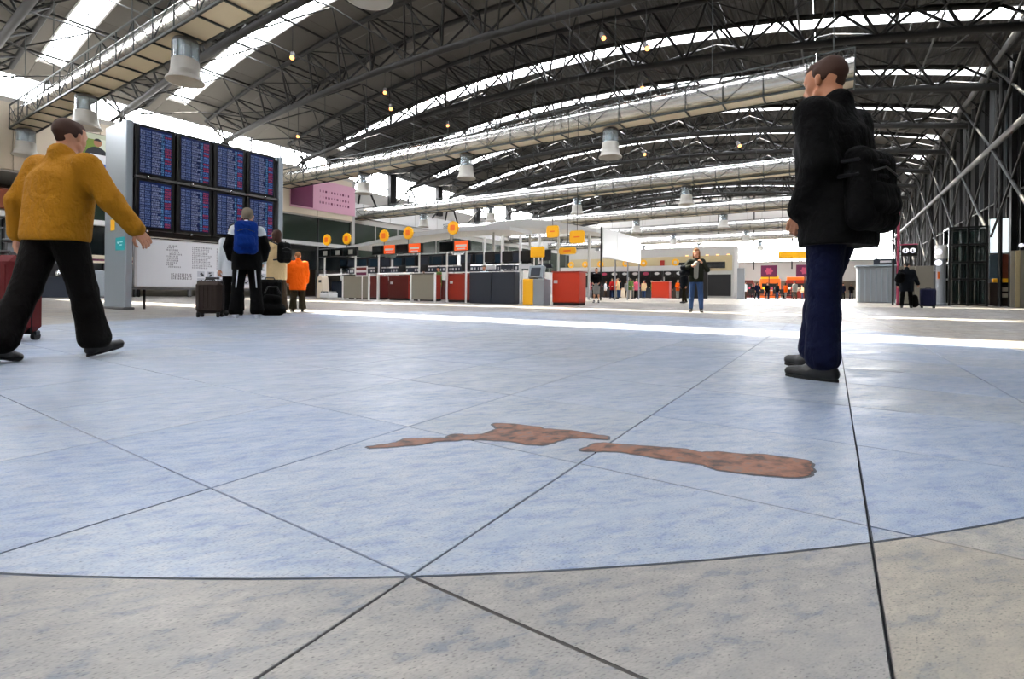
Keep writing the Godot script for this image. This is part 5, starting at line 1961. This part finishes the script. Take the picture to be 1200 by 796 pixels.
func build_people():
	var stand = [[0.03, 0.04, 0.05], [-0.02, 0.03, 0.05]]
	var hang = [[Vector3(-0.12, -1, 0.03), Vector3(-0.06, -1, -0.15)], [Vector3(0.12, -1, 0.03), Vector3(0.06, -1, -0.15)]]
	# striding man in an ochre jacket
	person("man seen from behind in an ochre jacket striding towards the departure board, arm swung out", {"h": 1.68, "lean": 0.1, "wide": 1.12, "bulk": 0.045, "hem": -0.05, "legs": [[-0.27, 0.14, 0.03, 0.28], [0.26, 0.04, 0.03, -0.2]],
		"arms": [[Vector3(-0.35, -1, 0.25), Vector3(-0.3, -1, -0.2)], [Vector3(0.5, -0.9, -0.2), Vector3(0.5, -0.9, -0.45)]], "top": "ochre", "bottom": "cloth_brown", "leg_bulk": 0.03, "hair": "hair_brown", "collar": 0.03, "cell": 0.0155, "look": 0.1}, Vector3(-4.54, 0, -1.16), 0.42)
	# striding man with a black bag
	var j_man = person("man in black jacket and dark jeans striding past with a black backpack", {"h": 1.9, "lean": 0.05, "bulk": 0.05, "hem": 0.1, "wide": 1.05, "legs": [[0.02, 0.02, 0.02, 0.0], [0.3, 0.2, 0.0, -0.05]],
		"arms": [[Vector3(-0.1, -1, 0.2), Vector3(0.1, -1, -0.5)], [Vector3(0.15, -1, 0.1), Vector3(-0.1, -0.9, -0.6)]], "top": "cloth_black", "bottom": "denim_dark", "leg_bulk": 0.022, "hair": "hair_brown", "collar": 0.03, "cell": 0.0155, "skin": "skin_tan", "nod": 0.08}, Vector3(0.02, 0, -3.5), 1.07)
	backpack(j_man, j_man.get_meta("joints"), M.cloth_black, Vector3(0.38, 0.46, 0.17), -0.05, -0.27)
	var jj = j_man.get_meta("joints")
	for i in 2:
		var y = -0.14 - i * 0.08
		part(j_man, "reflective_band", tube(PackedVector3Array([jj.chest + Vector3(-0.2, y, 0.1), jj.chest + Vector3(-0.18, y, 0.22), jj.chest + Vector3(0.0, y, 0.27), jj.chest + Vector3(0.18, y, 0.22), jj.chest + Vector3(0.2, y, 0.1)]), 0.012, 6), M.grey_stripe)

	# the group reading the board
	var to_board = 1.35
	var a = person("tall man in white and black track suit with blue backpack facing the flight board", {"h": 1.88, "bulk": 0.032, "hem": -0.02, "legs": [[0.02, 0.03, 0.09], [-0.02, 0.02, 0.08]], "arms": [[Vector3(-0.3, -1, 0.05), Vector3(0.15, -0.9, -0.45)], [Vector3(0.3, -1, 0.05), Vector3(-0.15, -0.9, -0.45)]],
		"top": "cloth_white", "bottom": "cloth_black", "leg_bulk": 0.03, "shoes": "cloth_white", "soles": "cloth_white", "hair": "hair_grey", "hair_style": "hat", "collar": 0.04, "nod": -0.12, "cell": 0.017}, Vector3(-8.55, 0, -4.71), to_board - 0.35)
	var ja = a.get_meta("joints")
	# black lower jacket panel, side stripes and blue pack
	var vest = [[ja.pelvis + Vector3(-0.09, -0.12, 0), ja.chest + Vector3(-0.09, -0.01, 0), 0.148, 0.145], [ja.pelvis + Vector3(0.09, -0.12, 0), ja.chest + Vector3(0.09, -0.01, 0), 0.148, 0.145], [ja.pelvis + Vector3(0, -0.1, 0), ja.chest, 0.152, 0.15]]
	for side in ["l", "r"]:
		vest.append([ja["shoulder_" + side].lerp(ja["elbow_" + side], 0.45), ja["elbow_" + side], 0.088, 0.076])
		vest.append([ja["elbow_" + side], ja["elbow_" + side].lerp(ja["wrist_" + side], 0.8), 0.075, 0.064])
	part(a, "black_panel", soft(vest, 0.017, 0.03, ja.pelvis.y - 0.16), M.cloth_black)
	for side in ["l", "r"]:
		var sx = -1.0 if side == "l" else 1.0
		var out = Vector3(sx * 0.02, 0, 0.115)
		part(a, "trouser_stripe", tube(PackedVector3Array([ja["hip_" + side] + out * 1.05, ja["knee_" + side].lerp(ja["hip_" + side], 0.5) + out * 0.98, ja["knee_" + side] + Vector3(sx * 0.02, 0, 0.092)]), 0.012, 6), M.cloth_white)
	backpack(a, ja, M.pack_blue, Vector3(0.36, 0.56, 0.22), 0.02)
	person("dark-haired person in a white jacket half hidden beyond the tall man with blue backpack", {"h": 1.72, "legs": stand, "arms": hang, "top": "cloth_white", "bottom": "cloth_black", "hair": "hair_dark", "cell": 0.02}, Vector3(-9.55, 0, -5.0), to_board)
	person("person in a loose white top standing behind the tall man in the track suit", {"h": 1.58, "legs": stand, "arms": [[Vector3(-0.2, -1, 0), Vector3(0, -1, -0.5)], [Vector3(0.2, -1, 0), Vector3(0, -0.6, -0.8)]], "top": "cloth_white", "bottom": "cloth_taupe", "hair": "hair_dark", "hem": 0.16, "bulk": 0.04, "cell": 0.02}, Vector3(-10.1, 0, -5.3), 0.9)
	var w = person("woman in a cream jacket and brown trousers carrying a black backpack", {"h": 1.72, "bulk": 0.034, "legs": [[0.02, 0.03, 0.05], [-0.06, 0.03, 0.04]], "arms": [[Vector3(-0.25, -1, -0.15), Vector3(-0.1, 0.25, -1)], [Vector3(0.25, -1, -0.1), Vector3(-0.2, 0.3, -1)]],
		"top": "cloth_cream", "bottom": "cloth_taupe", "leg_bulk": 0.024, "hair": "hair_brown", "hair_style": "long", "cell": 0.018, "hem": 0.1}, Vector3(-9.72, 0, -5.98), 1.6)
	backpack(w, w.get_meta("joints"), M.cloth_black, Vector3(0.28, 0.42, 0.17), 0.03)
	person("child in a bright orange jacket standing beside the woman in cream", {"h": 1.34, "wide": 1.15, "bulk": 0.045, "legs": stand, "arms": hang, "top": "cloth_orange", "bottom": "cloth_camo", "leg_bulk": 0.032, "hair": "hair_blond", "cell": 0.018, "hem": 0.14, "collar": 0.05}, Vector3(-10.15, 0, -6.75), 1.2)

	# woman in jeans in the middle of the hall
	var wj = person("woman in blue jeans and dark olive jacket holding a dark shoulder bag in mid hall", {"h": 1.68, "bulk": 0.028, "legs": [[0.1, 0.05, 0.06], [-0.08, 0.06, 0.05]], "arms": [[Vector3(-0.4, -0.8, -0.3), Vector3(0.55, 0.75, -0.45)], [Vector3(0.6, -0.75, -0.2), Vector3(-0.8, 0.35, -0.5)]],
		"wide": 0.9, "top": "cloth_olive", "bottom": "denim", "hair": "hair_blond", "hair_style": "long", "cell": 0.015, "hem": -0.03, "leg_bulk": 0.01, "nod": 0.1, "look": -0.15}, Vector3(-3.05, 0, -13.75), PI + 0.25)
	var jw = wj.get_meta("joints")
	part(wj, "shirt_front", soft([[jw.waist + Vector3(0.01, -0.1, -0.095), jw.chest + Vector3(0.0, 0.08, -0.095), 0.065, 0.07]], 0.012, 0.02), M.cloth_grey)
	var bag = [[Vector3(-0.09, 0, 0), Vector3(0.09, 0, 0), 0.085, 0.085], [Vector3(-0.08, 0.14, 0), Vector3(0.08, 0.14, 0), 0.07, 0.07]]
	var sb = part(wj, "shoulder_bag", soft(bag, 0.014, 0.03), M.cloth_slate, Transform3D(Basis(Vector3.UP, 0.5), jw.chest + Vector3(0.27, -0.16, -0.06)))
	part(sb, "strap", tube(PackedVector3Array([Vector3(-0.12, 0.12, 0), Vector3(-0.14, 0.26, 0.03), Vector3(-0.12, 0.32, 0.05), Vector3(-0.06, 0.26, 0.02), Vector3(0.12, 0.12, 0)]), 0.012, 6), M.cloth_slate)

	# traveller with a blue suitcase, seen from behind
	var tv = person("traveller in dark coat with a slung black bag beside a blue suitcase", {"h": 1.82, "bulk": 0.045, "hem": 0.18, "legs": [[0.02, 0.02, 0.07], [-0.02, 0.02, 0.06]], "arms": [[Vector3(-0.25, -1, 0), Vector3(-0.1, -1, -0.3)], [Vector3(0.3, -1, 0), Vector3(0.3, -0.8, -0.4)]], "top": "cloth_slate", "bottom": "cloth_black", "hair": "hair_dark", "cell": 0.02, "nod": 0.2, "collar": 0.05}, Vector3(2.53, 0, -25.47), -0.1)
	var jt = tv.get_meta("joints")
	part(tv, "shoulder_bag", soft([[jt.waist + Vector3(-0.22, 0.02, 0.14), jt.chest + Vector3(-0.2, -0.02, 0.16), 0.17, 0.15]], 0.02, 0.03), M.cloth_black)
	part(tv, "bag_strap", tube(PackedVector3Array([jt.chest + Vector3(-0.24, 0.08, 0.16), jt.shoulder_l + Vector3(0.04, 0.1, 0.03), jt.chest + Vector3(0.0, 0.1, -0.17)]), 0.018, 6), M.cloth_black)

	person("woman in black top and grey skirt standing before the distant desks", {"h": 1.68, "legs": [[0.0, 0.02, 0.03], [0.05, 0.05, 0.03]], "arms": [[Vector3(-0.25, -1, 0), Vector3(0.3, -0.5, -0.8)], [Vector3(0.25, -1, 0), Vector3(-0.3, -0.5, -0.8)]], "top": "cloth_black", "bottom": "cloth_grey", "skirt": 1.0, "hair": "hair_brown", "cell": 0.022, "hem": -0.04}, Vector3(-9.62, 0, -22.4), PI + 0.3)
	person("man in a dark coat walking just behind the woman in jeans", {"h": 1.75, "legs": [[0.2, 0.1, 0.03], [-0.18, 0.12, 0.03, 0.2]], "arms": hang, "top": "cloth_slate", "bottom": "cloth_camo", "bulk": 0.04, "hair": "hair_dark", "cell": 0.022}, Vector3(-6.29, 0, -25.7), 2.4)

	# the far crowd: three standing figures, then copies in other clothes
	var kinds = []
	for q in 3:
		var pose = {"h": [1.74, 1.66, 1.7][q], "legs": [stand, [[0.15, 0.08, 0.04], [-0.12, 0.1, 0.04]], [[-0.03, 0.02, 0.08], [0.04, 0.04, 0.06]]][q], "arms": [hang, [[Vector3(-0.2, -1, 0), Vector3(0.1, -0.7, -0.7)], hang[1]], [[Vector3(-0.3, -1, 0.1), Vector3(0.4, -0.3, -0.8)], [Vector3(0.3, -1, 0.1), Vector3(-0.4, -0.3, -0.8)]]][q],
			"top": ["cloth_red", "cloth_white", "cloth_slate"][q], "bottom": ["cloth_black", "denim", "cloth_taupe"][q], "hair": ["hair_dark", "hair_brown", "hair_grey"][q], "hair_style": ["short", "long", "short"][q], "cell": 0.035}
		var o = person("standing passenger queueing at the distant desks", pose, Vector3(-24.0 + q * 1.1, 0, -46.5), 0.3 * q, "", true)
		kinds.append(o)
	var tops = ["cloth_red", "cloth_white", "cloth_slate", "cloth_pink", "cloth_green", "cloth_black", "cloth_grey", "cloth_cream", "denim_dark", "cloth_orange"]
	var words = {"cloth_red": "red", "cloth_white": "white", "cloth_slate": "dark slate", "cloth_pink": "pink", "cloth_green": "pale green", "cloth_black": "black", "cloth_grey": "grey", "cloth_cream": "cream", "denim_dark": "dark blue", "cloth_orange": "orange"}
	var bottoms = ["cloth_black", "denim", "cloth_taupe", "denim_dark", "cloth_grey"]
	for q in 3:
		mark(kinds[q], "distant passenger in %s queueing %s at the far desks" % [words[["cloth_red", "cloth_white", "cloth_slate"][q]], ["first", "second", "third"][q]], "person", "passengers at the distant desks")
	var places = []
	for i in 19:
		places.append([Vector3(-21.2 + i * 0.53, 0, -46.6 - (i % 3 - 1) * 0.95 + rng.randf_range(-0.25, 0.25)), rng.randf() * TAU, "queueing at the far desks, %s of the line" % (["fourth", "fifth", "sixth", "seventh", "eighth", "ninth", "tenth", "eleventh", "twelfth", "thirteenth", "fourteenth", "fifteenth", "sixteenth", "seventeenth", "eighteenth", "nineteenth", "twentieth", "twenty-first", "last"][i])])
	for i in 12:
		places.append([Vector3(-24.6 + i * 0.95, 0, -43.2 + (i % 2) * 1.5 + rng.randf_range(-0.2, 0.2)), rng.randf() * TAU, "waiting in front of the far queue, %s along" % ORDINALS[i]])
	for i in 13:
		places.append([Vector3(-23.9 + i * 0.82, 0, -39.9 + (i % 2) * 0.9 + rng.randf_range(-0.15, 0.15)), rng.randf() * TAU, "in the loose row before the queue, %s along" % ORDINALS[i]])
	for i in 9:
		places.append([Vector3(-10.2 + i * 0.9, 0, -66.5 - (i % 3) * 1.1), rng.randf() * TAU, "behind the seat rows, %s along" % ORDINALS[i]])
	for i in 7:
		places.append([Vector3(-8.2 + i * 0.85 + rng.randf_range(-0.2, 0.2), 0, -56.5 + rng.randf_range(-2.0, 2.0)), rng.randf() * TAU, "near the orange kiosk, %s along from the totem" % ORDINALS[i]])
	for i in 5:
		places.append([Vector3([-22.4, -20.3, -18.3, -16.9, -13.6][i], 0, [-20.2, -20.2, -19.6, -19.2, -18.6][i]), PI + rng.randf_range(-0.4, 0.4), "serving behind the %s check-in desk of the long island" % ORDINALS[i]])
	for i in 4:
		places.append([Vector3(1.0 + i * 0.75, 0, -64.0 - (i % 2) * 1.3), rng.randf() * TAU, "beyond the grey booth, %s along" % ORDINALS[i]])
	for i in places.size():
		var q = rng.randi() % 3
		var o = kinds[q].duplicate()
		o.name = numbered("person")
		add_child(o)
		o.position = places[i][0]
		o.rotation.y = places[i][1]
		var t = tops[(i * 7 + 3) % 10]
		for c in o.get_children():
			if c.name == "jacket":
				c.material_override = M[t]
			elif c.name == "trousers":
				c.material_override = M[bottoms[(i * 3) % 5]]
		mark(o, "small distant figure in %s %s" % [words[t], places[i][2]], "person", "small figures in the far hall")


# ---------------------------------------------------------------- luggage

func suitcase(called: String, label: String, at: Vector3, turn: float, size: Vector3, m: Material, handle_up: float):
	var t = thing(called, label, "suitcase", at, turn)
	var foot = 0.07
	part(t, "shell", bevel_box(size, minf(size.z * 0.3, 0.06)), m, Transform3D(Basis(), Vector3(0, foot + size.y * 0.5, 0)))
	for i in 5:
		box(t, "ridge", Vector3((i - 2) * size.x * 0.16, foot + size.y * 0.52, size.z * 0.5), Vector3(0.025, size.y * 0.74, 0.016), m, 0.006)
	part(t, "zip", bevel_box(Vector3(size.x + 0.012, size.y + 0.012, 0.02), 0.009), M.black, Transform3D(Basis(), Vector3(0, foot + size.y * 0.5, 0)))
	for sx in [-1.0, 1.0]:
		for sz in [-1.0, 1.0]:
			rod(t, "wheel", Vector3(sx * size.x * 0.38 - 0.018, 0.035, sz * size.z * 0.34), Vector3(sx * size.x * 0.38 + 0.018, 0.035, sz * size.z * 0.34), 0.035, M.rubber, true)
			box(t, "wheel_bracket", Vector3(sx * size.x * 0.38, 0.065, sz * size.z * 0.34), Vector3(0.05, 0.05, 0.06), M.black, 0.01)
	part(t, "carry_handle", tube(PackedVector3Array([Vector3(-0.09, foot + size.y - 0.005, 0.02), Vector3(-0.07, foot + size.y + 0.035, 0.02), Vector3(0.07, foot + size.y + 0.035, 0.02), Vector3(0.09, foot + size.y - 0.005, 0.02)]), 0.013, 8), M.black)
	if handle_up > 0.0:
		for sx in [-1.0, 1.0]:
			rod(t, "handle_tube", Vector3(sx * 0.09, foot + size.y - 0.02, -size.z * 0.36), Vector3(sx * 0.09, foot + size.y + handle_up, -size.z * 0.36), 0.009, M.steel_light)
		rod(t, "handle_grip", Vector3(-0.11, foot + size.y + handle_up, -size.z * 0.36), Vector3(0.11, foot + size.y + handle_up, -size.z * 0.36), 0.02, M.black, true)
	return t


func build_luggage():
	suitcase("suitcase", "brown upright suitcase on wheels standing before the departure board", Vector3(-9.2, 0, -4.42), 0.75, Vector3(0.42, 0.56, 0.24), M.case_brown, 0.06)
	suitcase("suitcase", "black suitcase leaning beside the tall man's legs", Vector3(-9.25, 0, -5.55), 0.9, Vector3(0.42, 0.62, 0.28), M.cloth_black, 0.0)
	var ho = thing("holdall", "dark soft holdall on the floor behind the black suitcase", "bag", Vector3(-8.95, 0, -5.42), 0.8)
	part(ho, "bag", soft([[Vector3(-0.12, 0.125, 0), Vector3(0.12, 0.125, 0), 0.12, 0.12], [Vector3(-0.08, 0.32, 0), Vector3(0.08, 0.3, 0), 0.09, 0.09]], 0.018, 0.05), M.cloth_black)
	part(ho, "handle", tube(PackedVector3Array([Vector3(-0.14, 0.42, 0), Vector3(-0.08, 0.55, 0), Vector3(0.08, 0.55, 0), Vector3(0.14, 0.42, 0)]), 0.014, 8), M.leather)
	suitcase("suitcase", "dark blue suitcase with extended handle beside the traveller", Vector3(3.3, 0, -26.3), 0.1, Vector3(0.5, 0.72, 0.3), M.case_blue, 0.0)
	var tb = thing("tote_bag", "small dark bag with a looped handle beside the blue suitcase", "bag", Vector3(2.86, 0, -26.2))
	part(tb, "bag", soft([[Vector3(0, 0.16, 0), Vector3(0, 0.42, 0), 0.15, 0.12]], 0.02, 0.03), M.cloth_black)
	part(tb, "handle", tube(PackedVector3Array([Vector3(-0.08, 0.5, 0), Vector3(-0.03, 1.0, 0), Vector3(0.12, 1.02, 0), Vector3(0.14, 0.9, 0)]), 0.022, 8), M.black)
	suitcase("suitcase", "dark red suitcase at the elbow of the man in ochre", Vector3(-6.45, 0, -1.28), 0.6, Vector3(0.52, 0.72, 0.32), M.case_red, 0.15)
